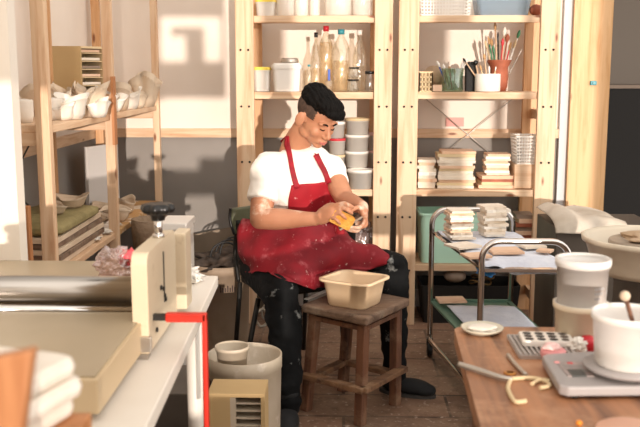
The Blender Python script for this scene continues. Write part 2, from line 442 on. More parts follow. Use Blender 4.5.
# doorway on the right: pale jamb, wooden leaf seen beside it, dark room behind
bm = nb(); box(bm, (1.225, YB-.015, 1.35), (.05, .03, 2.9)); struct('trim_3', bm, mat('pale_jamb', '#c9cbcd', .6))
bm = nb(); box(bm, (1.352, YB-.03, 1.35), (.21, .06, 2.7))
d = struct('door_1', bm, 'doorwood')
bm = nb(); q = at(593, 83, Y=YB-.06); box(bm, q, (.034, .03, .024), bev=.004); box(bm, q-Vector((0, .014, 0)), (.012, .02, .008)); obj('door_latch', bm, 'tealpl', d)
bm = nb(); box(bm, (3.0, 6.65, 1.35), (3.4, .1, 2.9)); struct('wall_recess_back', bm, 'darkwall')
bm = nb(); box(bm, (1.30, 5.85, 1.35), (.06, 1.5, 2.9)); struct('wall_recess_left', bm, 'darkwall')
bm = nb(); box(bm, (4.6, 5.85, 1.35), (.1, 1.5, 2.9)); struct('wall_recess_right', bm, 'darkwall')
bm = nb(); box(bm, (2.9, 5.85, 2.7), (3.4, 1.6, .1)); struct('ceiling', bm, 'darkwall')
q = at(620, 88, Y=6.4)
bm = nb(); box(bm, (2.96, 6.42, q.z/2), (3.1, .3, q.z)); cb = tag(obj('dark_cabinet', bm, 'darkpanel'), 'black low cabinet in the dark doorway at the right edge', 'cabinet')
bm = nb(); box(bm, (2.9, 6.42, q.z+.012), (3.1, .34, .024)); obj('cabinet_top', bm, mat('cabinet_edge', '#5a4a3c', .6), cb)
bm = nb()
for k in range(5): box(bm, (1.7+.5*k, 6.262, q.z/2), (.012, .016, q.z*.9)); 
obj('door_seam', bm, 'blackm', cb)

# unseen wall added behind the camera, openings cut to shape the sun patches
SUN = Vector((-.21, 1, -.055)); YW = -2.6
def wp(x, y):
    p = at(x, y, Y=YB); k = YW-YB
    return (p.x+SUN.x*k, p.z+SUN.z*k)
def rect(x0, y0, x1, y1):
    a = wp(x0, y1); b = wp(x1, y0); return (a[0], b[0], a[1], b[1])
lit = [rect(-500, 98, 232, 168), rect(-500, 168, 158, 225), rect(158, 196, 246, 264),
       rect(152, 17, 222, 62), rect(228, -70, 415, 240), rect(442, -70, 500, 240), rect(500, -70, 600, 212)]
blk = [rect(256, -70, 282, 95), rect(200, 158, 232, 170), rect(172, 27, 203, 36), rect(187, 36, 203, 63), rect(152, 17, 160, 36)]
veil = [rect(-500, -140, 150, 97), rect(223, -250, 415, -72), rect(417, -250, 700, -72)]
xs = sorted({v for r in lit+blk+veil for v in r[:2]} | {-3.5, 2.1}); zs = sorted({v for r in lit+blk+veil for v in r[2:]} | {0, 4.2})
zs = [z for z in zs if 0 <= z <= 4.2]
bm = nb()
def inside(r, x, z): return r[0] < x < r[1] and r[2] < z < r[3]
for i in range(len(xs)-1):
    run = None
    for k in range(len(zs)):
        solid = False
        if k < len(zs)-1:
            cx = (xs[i]+xs[i+1])/2; cz = (zs[k]+zs[k+1])/2
            solid = (not any(inside(r, cx, cz) for r in lit+veil)) or any(inside(r, cx, cz) for r in blk)
        if solid and run is None: run = zs[k]
        if not solid and run is not None:
            box(bm, ((xs[i]+xs[i+1])/2, YW, (run+zs[k])/2), (xs[i+1]-xs[i], .06, zs[k]-run)); run = None
struct('sun_mask_wall', bm, 'whitep')
def veilmat():
    t = NT('fill_sheet'); a = t.n('ShaderNodeBsdfTranslucent'); a.inputs[0].default_value = (.9, .86, .8, 1); b = t.n('ShaderNodeBsdfTransparent'); m = t.n('ShaderNodeMixShader'); m.inputs[0].default_value = .7
    t.l(b.outputs[0], m.inputs[1]); t.l(a.outputs[0], m.inputs[2]); t.l(m.outputs[0], t.out.inputs[0]); return t.m
M['veil'] = veilmat()
for k, v in enumerate(veil):  # unseen translucent sheets, added to spread the sun as soft front fill
    bm = nb(); box(bm, ((v[0]+v[1])/2, YW+.06, (v[2]+min(v[3], 4.2))/2), (v[1]-v[0]+.04, .004, min(v[3], 4.2)-v[2]+.04)); struct('fill_veil_%d' % (k+1), bm, 'veil')

# ================================================================== PINE SHELVING
def hole_dots(bm, x, w, y, zs_):
    for z in zs_:
        lathe(bm, [(0, 0), (.006, 0), (.006, .003), (0, .003)], (x+w, y, z), 10, 1, axis=rx(PI/2))
def shelf_unit(x0, x1, label, xi0, xi1):
    t = thing('storage_shelf', label, 'shelving unit', ((x0+x1)/2, 4.85, 0))
    H = 2.35; w0 = xi0-x0; w1 = x1-xi1
    for xc, w in ((x0+w0/2, w0), (x1-w1/2, w1)):
        bm = nb(); box(bm, (xc, 4.665, H/2), (w, .03, H), bev=.003)
        for k in range(8):
            hole_dots(bm, xc, -.02, 4.65, [.3+.29*k]); hole_dots(bm, xc, .02, 4.65, [.3+.29*k])
        obj('post', bm, ['pineZ', 'blackm'], t)
        bm = nb(); box(bm, (xc+(.02 if xc < (x0+x1)/2 else -.02), 4.995, H/2), (w*.85, .03, H), bev=.003); obj('post', bm, 'pineback', t)
        for z in (.12, 1.0+.12, 2.1):
            bm = nb(); box(bm, (xc, 4.83, z), (.022, .30, .05)); obj('cross_bar', bm, 'pineY', t)
    for z in (1.635, 1.245, .734, .33):
        bm = nb(); box(bm, ((xi0+xi1)/2, 4.835, z-.013), (xi1-xi0+.02, .31, .024), bev=.003)
        box(bm, ((xi0+xi1)/2, 4.682, z-.019), (xi1-xi0, .02, .036), bev=.003)
        obj('shelf_board', bm, 'pineX', t)
    return t
SM = shelf_unit(-.567, .243, 'left pine shelving unit holding bottles and plastic tubs behind the seated person', -.473, .150)
SR = shelf_unit(.274, 1.092, 'right pine shelving unit holding paint brushes and stacked tiles behind the trolley', .378, .995)
bm = nb()
tube(bm, [(.40, 5.012, .76), (.98, 5.012, 1.24)], .003, 6); tube(bm, [(.40, 5.016, 1.24), (.98, 5.016, .76)], .003, 6)
obj('cross_wire', bm, 'tin', SR)

# left shelving along the left wall: three frames
SMEAR = mat('smeared_plank', '#c59b66', .7, col2='#b08452', scale=6, spots=[('#d9c9b4', 12, .50, .60)])
t = thing('storage_shelf', 'open pine shelving with three slim uprights along the left wall', 'shelving unit', (-1.2, 4.0, 0))
for (xf, yf, w, xb) in ((-1.062, 3.12, .05, -1.36), (-1.045, 3.95, .042, -1.325), (-1.045, 4.93, .036, -1.37)):
    bm = nb(); box(bm, (xf, yf, 1.1), (w, .04, 2.2), bev=.004); obj('post', bm, 'pineZ', t)
    bm = nb(); box(bm, (xb, yf+.02, 1.1), (.045, .035, 2.2), bev=.004); obj('post', bm, 'pineback', t)
    for z in (1.115, .16, 2.1, .60):
        bm = nb(); box(bm, ((xf+xb)/2, yf+.01, z), (xf-xb, .02, .045)); obj('cross_bar', bm, 'pineX', t)
for (y0, y1) in ((3.14, 3.95), (3.96, 4.93)):
    for z in (1.165, .63):
        if z < 1 and y0 > 3.5:
            bm = nb(); box(bm, (-1.20, (y0+y1)/2, z-.014), (.32, y1-y0+.02, .028), bev=.004); obj('shelf_board', bm, SMEAR, t); continue
        bm = nb(); box(bm, (-1.20, (y0+y1)/2, z-.014), (.32, y1-y0+.02, .028), bev=.004)
        obj('shelf_board', bm, 'pineY', t)
bm = nb(); box(bm, (-1.05, 3.95, .5), (.02, .02, .02)); bm.free()
bm = nb(); tube(bm, [(-1.36, 3.2, .7), (-1.36, 3.9, 1.1)], .004, 6); tube(bm, [(-1.365, 3.2, 1.1), (-1.365, 3.9, .7)], .004, 6); obj('cross_wire', bm, 'darkmetal', t)
q = at(115, 75, X=-1.022); bm = nb(); box(bm, (-1.022, 3.93, 1.18), (.012, .045, .30)); obj('wood_patch', bm, 'orangewood', t)

# ================================================================== helpers for small goods
def P(x, y, Y): return at(x, y, Y=Y)
def on(x, Y, Z): # X from pixel column at depth Y
    q = at(x, 100, Y=Y); return Vector((q.x, Y, Z))
def w_at(px, Y): return px*Y/F*1.0

def rect_tub(name, label, cat, x0, x1, h, Y, Z, d, mtl, lid=None, lidh=.012, group=None, taper=.86, rad=.02):
    a = on(x0, Y, Z); b = on(x1, Y, Z); w = b.x-a.x
    t = thing(name, label, cat, ((a.x+b.x)/2, Y+d/2, Z), 0, group)
    bm = nb(); T = .003; e = .01
    prof = [(w*taper, d*taper, rad, 0), (w*.96, d*.96, rad, h-e), (w, d, rad, h-e), (w, d, rad, h), (w*.96-2*T, d*.96-2*T, rad*.9, h), (w*taper-2*T, d*taper-2*T, rad*.9, T)]
    rtub(bm, prof); obj('tub_body', bm, mtl, t, world=False)
    if lid:
        bm = nb(); rtub(bm, [(w*1.03, d*1.03, rad, h-.004), (w*1.03, d*1.03, rad, h+lidh*.6), (w*.95, d*.95, rad, h+lidh*.62), (w*.93, d*.93, rad, h+lidh)])
        obj('lid', bm, lid, t, world=False)
    return t
def round_tub(name, label, cat, xc, wpx, hpx, Y, Z, mtl, lid=None, group=None, taper=.88, fill=None, h=None, X=None):
    q = on(xc, Y, Z); r = wpx*Y/F/2; h = h or hpx*Y/F
    if X is not None: q.x = X
    t = thing(name, label, cat, q, 0, group)
    bm = nb(); T = .002
    lathe(bm, [(0, 0), (r*taper, 0), (r*.97, h*.9), (r, h*.9), (r, h), (r*.97-T, h), (r*taper-T, T), (0, T)], (0, 0, 0), 32); obj('tub_body', bm, mtl, t, world=False)
    if fill:
        bm = nb(); lathe(bm, [(0, .004), (r*taper-.004, .004), (r*.92-.004, h*.6), (0, h*.6)], (0, 0, 0), 24); obj('contents', bm, fill, t, world=False)
    if lid:
        bm = nb(); lathe(bm, [(0, h-.004), (r*1.03, h-.004), (r*1.03, h+.008), (r*.95, h+.009), (r*.93, h+.004), (0, h+.004)], (0, 0, 0), 32); obj('lid', bm, lid, t, world=False)
    return t
def bottle(label, xc, wpx, y0, yb, Y, Z, body, cap, fill=None, fillh=.6, neck=.3, shoulder=.62, group=None, lab=None):
    q = on(xc, Y, Z); r = wpx*Y/F/2; h = (yb-y0)*Y/F
    t = thing('bottle', label, 'bottle', q, 0, group)
    bm = nb(); rn = r*neck
    lathe(bm, [(0, .003), (r*.8, 0), (r, .01), (r*1.0, h*shoulder*.5), (r*.95, h*shoulder*.55), (r, h*shoulder*.6), (r, h*shoulder), (r*.8, h*(shoulder+.1)), (rn, h*(shoulder+.24)), (rn, h*.95), (0, h*.95)], (0, 0, 0), 24)
    obj('bottle_body', bm, body, t, world=False)
    if fill:
        bm = nb(); lathe(bm, [(0, .006), (r*.8, .006), (r*.82, h*fillh), (0, h*fillh)], (0, 0, 0), 24); obj('contents', bm, fill, t, world=False)
    bm = nb(); lathe(bm, [(0, h*.92), (rn*1.25, h*.92), (rn*1.25, h), (0, h)], (0, 0, 0), 16); obj('cap', bm, cap, t, world=False)
    if lab:
        bm = nb(); lathe(bm, [(r*1.015, h*.25), (r*1.015, h*.5)], (0, 0, 0), 24); obj('paper_label', bm, lab, t, world=False)
    return t
def jar(label, xc, wpx, y0, yb, Y, Z, glassm='glass', lidm='black', group=None, fill=None):
    q = on(xc, Y, Z); r = wpx*Y/F/2; h = (yb-y0)*Y/F
    t = thing('jar', label, 'jar', q, 0, group)
    bm = nb(); lathe(bm, [(0, 0), (r*.9, 0), (r, .008), (r, h*.75), (r*.85, h*.82), (r*.85, h*.9), (0, h*.9)], (0, 0, 0), 24); obj('jar_body', bm, glassm, t, world=False)
    if lidm:
        bm = nb(); lathe(bm, [(0, h*.86), (r*.95, h*.86), (r*.95, h), (0, h)], (0, 0, 0), 20); obj('lid', bm, lidm, t, world=False)
    if fill:
        bm = nb(); lathe(bm, [(0, .004), (r*.9, .004), (r*.92, h*.5), (0, h*.5)], (0, 0, 0), 20); obj('contents', bm, fill, t, world=False)
    return t

# ---------------------------------------------------------------- left unit, top shelf (z 1.635)
Z1, Z2, Z3, Z4 = 1.636, 1.246, .735, .331
rect_tub('storage_box', 'clear tub with yellow lid at the left of the top shelf', 'tub', 256, 276, .075, 4.72, Z1, .12, 'tub', 'yellow')
TL = ['clear tall jar just right of the yellow-lidded tub on the top shelf', 'clear tall jar second from the yellow-lidded tub on the top shelf', 'slim clear jar in the middle of the left unit top shelf', 'wide clear jar right of the slim one on the top shelf', 'clear jar at the right end of the left unit top shelf']
for (x, w), lb in zip(((286, 18), (302, 13), (315, 10), (338, 26), (362, 20)), TL):
    jar(lb, x, w, -20, 14, 4.78, Z1, 'tub', 'white')
# ---------------------------------------------------------------- left unit, second shelf
rect_tub('storage_box', 'clear plastic box with a yellow lid beside the left post', 'tub', 253, 270, .115, 4.70, Z2, .12, 'tub', 'yellow')
rect_tub('storage_box', 'white plastic box with snap lid, left of the bottles', 'tub', 272, 301, .125, 4.70, Z2, .15, 'white', 'white', .022)
bm = nb(); q = on(290, 4.78, Z2+.148); lathe(bm, [(0, 0), (.045, 0), (.048, .008), (.045, .016), (.045, .022), (.04, .026), (0, .026)], (0, 0, 0), 24)
o = single('tin', 'small round tin lying on the white lidded box', 'tin', bm, 'tin'); o.location = q
bottle('slim clear bottle with dark cap, nearest to the white box', 316, 11, 35, 92, 4.80, Z2, 'bottlepl', 'black', 'oil', .4, neck=.28, shoulder=.5)
bottle('amber bottle with a bright red cap', 326, 15, 29, 92, 4.84, Z2, 'bottlepl', 'redpl', 'oil', .75, neck=.3, shoulder=.66)
bottle('largest bottle with a light blue cap and pale amber contents', 341, 18, 32, 92, 4.78, Z2, 'bottlepl', 'tealpl', 'oil', .5, neck=.3, shoulder=.66)
bottle('clear white-capped bottle at the right end of the bottle row', 359, 13, 33, 92, 4.86, Z2, 'bottlepl', 'white', None, 0, neck=.33, shoulder=.58)
bottle('small teal-capped bottle half hidden beside the slim bottle', 309, 7, 66, 92, 4.80, Z2, 'bottlepl', 'tealpl', None, 0)
q = on(329, 4.755, Z2); bm = nb(); box(bm, (0, 0, .085), (.012, .012, .06), bev=.003); lathe(bm, [(0, 0), (.022, 0), (.022, .055), (.008, .06), (0, .06)], (0, 0, 0), 16, 1)
o = single('glue_bottle', 'small clear bottle with blue nozzle in front of the red-capped one', 'bottle', bm, ['bluepl', 'bottlepl']); o.location = q
jar('squat clear jar with black lid in front of the white-capped bottle', 353, 12, 80, 92, 4.71, Z2)
jar('small clear jar with black lid stacked on the squat jar', 354, 11, 68, 79, 4.71, Z2+.068)
jar('clear jar with black lid against the right post', 370, 11, 72, 92, 4.71, Z2)
# ---------------------------------------------------------------- left unit, third shelf: stacked clear tubs
def tubstack(xc, wpx, Y, n, h, label, grp, lids):
    z = Z3
    proto = None
    for k in range(n):
        lid = lids[k % len(lids)]
        round_tub('plastic_tub', label[k], 'tub', xc+R.uniform(-.6, .6), wpx, 0, Y, z, 'tub', lid, grp, h=h); z += h+.010
tubstack(337, 17, 4.76, 4, .078, ['clear round tub with pale lid, bottom of the stack nearest the person', 'clear round tub second from the bottom nearest the person', 'clear round tub with red lid nearest the face', 'clear round tub, topmost beside the person'], 'clear tubs stacked nearest the person', ['white', 'cardlight', 'redpl', 'white'])
round_tub('plastic_tub', 'wide clear tub at the front bottom of the tub stacks', 'tub', 361, 26, 0, 4.72, Z3, 'tub', 'white', 'wide clear tubs in the middle stack', h=.092, fill='greyprint')
for k, lb in enumerate(('wide clear tub second from the bottom in the middle stack', 'wide clear tub third from the bottom in the middle stack', 'wide clear lidded tub on top of the middle stack')):
    round_tub('plastic_tub', lb, 'tub', 357+k*.4, 24, 0, 4.80, Z3+.105+k*.088, 'tub', 'white' if k != 2 else 'cardlight', 'wide clear tubs in the middle stack', h=.078)
for k, lb in enumerate(('clear tub at the bottom behind the right post of the left unit', 'clear tub in the middle behind the right post of the left unit', 'clear tub on top behind the right post of the left unit')):
    round_tub('plastic_tub', lb, 'tub', 374, 14, 0, 4.87, Z3+k*.095, 'tub', 'pinklid' if k else 'terracotta', 'clear tubs by the right post', h=.085)
# ---------------------------------------------------------------- left unit, lower shelf: crinkled bag and jug
bm = nb(); q = on(361, 4.72, Z4); ell(bm, q+Vector((0, .06, .12)), (.072, .05, .115), nz=.25, nsc=14, sub=4)
single('plastic_bag', 'crinkled clear plastic bag between person and shelf post', 'bag', bm, 'pbag', base=q)
bm = nb(); q = on(336, 4.72, Z4); rtub(bm, [(.2, .16, .02, 0), (.22, .18, .02, .2), (.2, .16, .02, .2), (.18, .14, .02, .01)], q)
single('black_crate', 'black crate on the lower shelf behind the lap', 'crate', bm, 'blackcrate', base=q)

# ---------------------------------------------------------------- right unit, top shelf
def basket(name, label, x0, x1, h, Y, Z, d, m, taper=.9, nx=9, nz=5):
    a = on(x0, Y, Z); b = on(x1, Y, Z); w = b.x-a.x; t = thing(name, label, 'basket', ((a.x+b.x)/2, Y+d/2, Z))
    bm = nb(); r = .0028
    def pt(u, v, z):
        s = taper+(1-taper)*z/h; return Vector((u*w/2*s, v*d/2*s, z))
    for z in [h*k/nz for k in range(nz+1)]:
        cs = [pt(-1, -1, z), pt(1, -1, z), pt(1, 1, z), pt(-1, 1, z)]
        for i in range(4): span(bm, cs[i], cs[(i+1) % 4], r*2 if z < h*.99 else .008, r*2 if z < h*.99 else .01)
    for i in range(nx+1):
        u = -1+2*i/nx
        for v in (-1, 1): span(bm, pt(u, v, 0), pt(u, v, h), r*2, r*2)
    for i in range(6):
        v = -1+2*i/5
        for u in (-1, 1): span(bm, pt(u, v, 0), pt(u, v, h), r*2, r*2)
    box(bm, (0, 0, .003), (w*taper, d*taper, .005))
    obj('basket_body', bm, m, t, world=False); return t
basket('wire_basket', 'long white plastic basket on the top shelf of the right unit', 419, 469, .12, 4.70, Z1, .2, 'white', .96, 16, 7)
t = rect_tub('storage_box', 'blue-tinted clear box on the top shelf of the right unit', 'tub', 473, 530, .10, 4.70, Z1, .2, 'bluebox', None)
for k in range(9):
    q = on(478+k*5.6, 4.75, Z1+.012+.012*(k % 3)); c = ['redpl', 'bluepl', 'green', 'orangepl', 'white', 'pink'][k % 6]
    bm = nb(); L = .05; a = R.uniform(0, 3); tube(bm, [q+Vector((-.04*math.cos(a), .06-.03*math.sin(a), 0)), q+Vector((.04*math.cos(a), .06+.03*math.sin(a), .012))], .006, 8)
    nm = ['red', 'blue', 'green', 'orange', 'white', 'pink'][k % 6]
    single('marker_pen', nm+' pen lying inside the blue-tinted box', 'pen', bm, c, 'pens in the blue-tinted box', base=q)
bm = nb(); q = on(535, 4.72, Z1); ell(bm, q+Vector((0, .06, .03)), (.035, .03, .03)); 
single('clay_lump', 'dark clay lump by the right post on the top shelf', 'lump', bm, 'terracotta', base=q)
# ---------------------------------------------------------------- right unit, second shelf: brushes
basket('wire_basket', 'small white grid basket beside the green glass jar', 419, 432, .10, 4.68, Z2, .07, 'cardlight', 1, 4, 4)
bm = nb(); q = on(436, 4.69, Z2); box(bm, q+Vector((.004, .02, .018)), (.052, .04, .034), bev=.003); single('wood_block', 'small pale wooden block left of the green jar', 'block', bm, 'bisque', base=q)
bm = nb(); q = on(434, 4.86, Z2+.068); lathe(bm, [(0, -.03), (.03, -.03), (.033, -.02), (.066, -.018), (.068, 0), (.066, .018), (.033, .02), (.03, .03), (0, .03)], q, 32, axis=rx(PI/2)@Matrix.Identity(3))
single('tape_roll', 'round brown roll standing behind the white grid basket', 'roll', bm, 'clayh', base=q-Vector((0, 0, .068)))
def potthing(name, label, cat, xc, wpx, h, Y, prof, m):
    q = on(xc, Y, Z2); r = wpx*Y/F/2; t = thing(name, label, cat, q)
    bm = nb(); lathe(bm, [(rr*r, zz*h) for rr, zz in prof], (0, 0, 0), 32); obj('pot_body', bm, m, t, world=False); return t, q, r
def brush(label, x0, x1, y1, Y, z0, col, tip, r=.0035, tl=.03, tr=.006, group='brushes in the pots', name='paint_brush', Yo=0):
    a = on(x0, Y, z0); b = at(x1, y1, Y=Y+Yo); d = (b-a).normalized(); t = thing(name, label, 'brush', a, 0, group)
    bm = nb(); tube(bm, [a, b-d*tl], r, 8); obj('handle', bm, col, t)
    bm = nb(); tube(bm, [b-d*tl, b-d*tl*.6, b-d*tl*.3, b], [r, tr, tr*.9, tr*.25], 8, smooth_path=True, sub=3, flat=.6); obj('bristles', bm, tip, t)
    return t
# green glass jar
t, q, r = potthing('glass_jar', 'ribbed green glass jar holding brushes', 'jar', 452, 22, .12, 4.76, [(0, 0), (.92, 0), (.97, .05), (.9, .5), (1, .97), (1, 1), (.93, 1), (.84, .5), (.88, .06), (0, .06)], 'greenglass')
for k in range(14):
    pass
for i, (dx, x1, y1, c, tp) in enumerate(((-4, 437, 61, 'bluepl', 'whitepot'), (-2, 443, 64, 'darkmetal', 'white'), (0, 449, 66, 'redpl', 'bristle'), (2, 455, 68, 'pineZ', 'bristle'), (4, 463, 62, 'white', 'white'), (3, 467, 58, 'white', 'paper'))):
    brush(['blue-handled brush leaning left in the green jar', 'dark brush leaning left in the green jar', 'red-handled brush upright in the green jar', 'short wooden brush in the green jar', 'white-handled spatula brush leaning right in the green jar', 'long pale brush leaning furthest right in the green jar'][i], 452+dx, x1, y1, 4.76, Z2+.01, c, tp, tr=.008, tl=.035)
# black bottle/brush holder
bm = nb(); q = on(470, 4.79, Z2); rtub(bm, [(.058, .04, .008, 0), (.062, .044, .01, .13), (.03, .03, .01, .155)], q)
single('black_container', 'black container between green jar and white pot', 'container', bm, 'blackm', base=q)
t, q, r = potthing('ceramic_pot', 'glazed white square-looking pot holding small brushes', 'pot', 487, 25, .092, 4.74, [(0, 0), (.95, 0), (1, .05), (1, .97), (.97, 1), (.9, 1), (.9, .08), (0, .08)], 'whitepot')
for i, (dx, x1, y1, c, tp, tr) in enumerate(((-6, 475, 60, 'pineZ', 'black', .014), (-3, 463, 58, 'pineZ', 'black', .009), (-1, 480, 65, 'cardlight', 'bristle', .006), (1, 484, 54, 'pineZ', 'bristle', .007), (3, 489, 66, 'white', 'white', .005), (5, 496, 66, 'cardlight', 'tin', .005))):
    brush(['round black-headed brush in the white pot', 'second black-headed brush leaning far left from the white pot', 'short pale brush in the white pot', 'tall wooden brush in the white pot', 'short white tool in the white pot', 'metal-tipped tool leaning right in the white pot'][i], 487+dx, x1, y1, 4.74, Z2+.012, c, tp, tr=tr, tl=.028)
t, q, r = potthing('ceramic_pot', 'dark terracotta pot crowded with tall brushes', 'pot', 498, 24, .165, 4.86, [(0, 0), (.6, 0), (.72, .15), (.78, .45), (.72, .75), (1, .97), (1, 1), (.9, 1), (.62, .75), (.66, .45), (.6, .1), (0, .1)], 'terracotta')
BR = [(495, 22, 'pineZ', 'bristle', .007), (491, 38, 'white', 'bristle', .009), (488, 36, 'green', 'bristle', .006), (498, 32, 'darkmetal', 'black', .006), (505, 27, 'pineZ', 'paper', .01), (503, 38, 'redpl', 'redpl', .008), (508, 34, 'terracotta', 'terracotta', .013), (511, 42, 'redpl', 'bristle', .008), (520, 30, 'white', 'green', .009), (522, 49, 'tin', 'white', .004), (516, 40, 'white', 'cardlight', .008), (485, 40, 'cardlight', 'cardlight', .007), (493, 45, 'green', 'green', .006)]
BL = ['tallest wooden brush', 'white-handled flat brush', 'green-handled brush', 'dark thin brush', 'wide pale-tipped brush', 'red spatula', 'broad brown wooden paddle', 'red-handled brush leaning right', 'white brush with green tip', 'thin metal needle tool leaning far right', 'white brush beside the green-tipped one', 'pale brush leaning far left', 'short green brush']
for i, (x1, y1, c, tp, tr) in enumerate(BR):
    brush(BL[i]+' in the terracotta pot', 498+(x1-498)*.15, x1, y1, 4.86, Z2+.02, c, tp, r=.004, tl=.045, tr=tr, Yo=R.uniform(-.02, .02))
# pink paper on the back wall
bm = nb(); a = at(447, 122, Y=5.03); box(bm, (a.x+.045, 5.036, a.z), (.10, .004, .05), rx(0)); single('paper_note', 'pink paper leaning on the rail behind the wires', 'paper', bm, 'redpaper')

# ---------------------------------------------------------------- stacks of tiles (each tile its own thing)
def tile_proto(name, w, d, h, rough, m, seed):
    rr = random.Random(seed); bm = nb(); poly = rrect(w, d, .004, 2)
    n = 22; pts = []
    per = [(-w/2, -d/2), (w/2, -d/2), (w/2, d/2), (-w/2, d/2)]
    for i in range(4):
        a = per[i]; b = per[(i+1) % 4]
        for k in range(5):
            f = k/5; pts.append((a[0]+(b[0]-a[0])*f+rr.uniform(-rough, rough), a[1]+(b[1]-a[1])*f+rr.uniform(-rough, rough)))
    prism(bm, pts, 0, h); return bm
def stack(n, cx, cy, z, w, d, h, label, group, mats=('bisque2', 'bisque'), jit=.006, rough=.003, yaw=0, order=None):
    for k in range(n):
        hh = h*R.uniform(.8, 1.0)
        bm = tile_proto('tile', w*R.uniform(.93, 1.03), d*R.uniform(.93, 1.03), hh, rough, None, R.random())
        o = obj('clay_tile', bm, mats[k % len(mats)] if order is None else order[k % len(order)]); tag(o, label, 'tile', group)
        o.location = (cx+R.uniform(-jit, jit), cy+R.uniform(-jit, jit), z); o.rotation_euler = (0, 0, yaw+R.uniform(-.05, .05)); z += hh+.0004
    return z
def stk(x0, x1, ytop, Y, Z, n, d, label, group, **kw):
    a = on(x0, Y, Z); b = on(x1, Y, Z); top = at(x0, ytop, Y=Y).z
    return stack(n, (a.x+b.x)/2, Y+d/2, Z, b.x-a.x, d, (top-Z)/n/.9, label, group, **kw)
stk(419, 437, 161, 4.72, Z3, 9, .14, 'one of the clay tiles in the short stack by the left post', 'tiles stacked by the left post', order=['bisque2', 'bisque2', 'bisque', 'bisque2', 'paper'])
stk(441, 478, 152, 4.72, Z3, 13, .17, 'one of the clay slabs in the tallest stack on the tile shelf', 'clay slabs in the tallest stack', jit=.012, order=['bisque2', 'cardlight', 'bisque', 'bisque2', 'bisque2'])
zt = stk(483, 519, 176, 4.72, Z3, 4, .18, 'one of the wide slabs at the foot of the right-hand stack', 'wide slabs under the right-hand stack', jit=.012, order=['bisque', 'cardlight', 'terracotta'])
stk(488, 512, 155, 4.74, zt, 9, .12, 'one of the small white tiles on top of the wide slabs', 'small tiles on the right-hand stack', jit=.008, order=['bisque2', 'paper', 'bisque'])
bm = nb(); a = on(517, 4.70, Z3); b = on(537, 4.70, Z3); box(bm, ((a.x+b.x)/2, 4.80, Z3+.066), (b.x-a.x, .2, .128), bev=.004); single('wood_box', 'pale wooden box under the white basket at the shelf end', 'box', bm, 'pineX', base=((a.x+b.x)/2, 4.8, Z3))
basket('wire_basket', 'white plastic basket standing on the pale wooden box', 518, 541, .145, 4.70, Z3+.132, .17, 'white', .82, 8, 8)
# ---------------------------------------------------------------- right unit, lower shelf
t = rect_tub('storage_bin', 'large mint green plastic bin on the lower shelf', 'bin', 421, 513, .27, 4.69, Z4, .26, 'mint', None, rad=.03, taper=.92)
stk(521, 539, 215, 4.70, Z4, 12, .14, 'one of the dark tiles in the low stack beside the mint bin', 'tiles beside the mint bin', order=['terracotta', 'bisque', 'clay'])
bm = nb(); a = on(424, 4.72, 0); 
t = thing('black_crate', 'black crate of pans on the floor under the mint bin', 'crate', (.68, 4.8, 0))
bm = nb(); rtub(bm, [(.50, .22, .02, 0), (.54, .25, .02, .21), (.52, .23, .02, .21), (.48, .2, .02, .01)]); obj('crate_body', bm, 'blackcrate', t, world=False)
for k in range(3):
    bm = nb(); q = at(480+k*3, 282-k*6, Y=4.74); 
    ringp = [q+Vector((.06*math.cos(2*PI*i/12), .02*math.sin(2*PI*i/12), .012*math.sin(4*PI*i/12))) for i in range(12)]
    tube(bm, ringp, .005, 6, closed=True, sub=2)
    single('metal_ring', 'brass-coloured ring hanging over the black crate', 'ring', bm, mat('brass%d' % k, '#8a6c46', .4, metal=.8), 'rings over the black crate')
bm = nb(); q = at(455, 276, Y=4.72); ell(bm, q, (.06, .04, .035)); single('ceramic_bowl', 'grey bowl glimpsed in the black crate', 'bowl', bm, 'clay')

# ================================================================== LEFT SHELF GOODS
ZL = 1.166
# tile rack
t = thing('tile_rack', 'kraft coloured drying rack with open shelves on the left shelf', 'rack', (-1.28, 4.25, ZL))
a = at(48, 46, Y=3.98)
RX0, RX1, RY0, RY1 = -1.385, -1.215, 4.12, 4.47
rh = at(77, 46, Y=4.12).z-ZL
xa = at(48, 80, Y=4.12).x; xb = at(77, 80, Y=4.12).x; xc = at(101.5, 80, Y=4.25).x
# the closed side faces the camera, the open side looks right and forward
bm = nb(); box(bm, ((xa+xb)/2+.01, 4.13, ZL+rh/2), (xb-xa+.02, .02, rh)); obj('side_panel', bm, 'card', t)
pA = Vector((xb+.012, 4.13, ZL)); pB = Vector((xc+.01, 4.26, ZL)); dv = (pB-pA); L = dv.length; ang = math.atan2(dv.y, dv.x)
def rk(u, v, z): return pA+Vector((math.cos(ang)*u-math.sin(ang)*v, math.sin(ang)*u+math.cos(ang)*v, z))
bm = nb(); box(bm, rk(0, .06, rh/2), (.006, .12, rh), rz(ang)); box(bm, rk(L, .06, rh/2), (.012, .12, rh), rz(ang)); box(bm, rk(L/2, .12, rh/2), (L, .006, rh), rz(ang)); box(bm, rk(L/2, .06, rh-.005), (L+.01, .125, .01), rz(ang)); box(bm, rk(L/2, .06, .005), (L+.01, .125, .01), rz(ang)); obj('case', bm, 'cardlight', t)
NS = 8
for k in range(NS):
    z = rh*(k+.5)/NS
    bm = nb(); box(bm, rk(L/2, .06, z-.012), (L-.016, .115, .004), rz(ang)); obj('rack_shelf', bm, 'cardlight', t)
    bm = nb(); box(bm, rk(L/2-.002, .055, z-.002), (L-.03, .10, .013), rz(ang), bev=.003)
    single('clay_tile', 'one of the pale tiles drying in the kraft rack', 'tile', bm, ['bisque2', 'bisque', 'clay'][k % 3], 'tiles drying in the kraft rack')
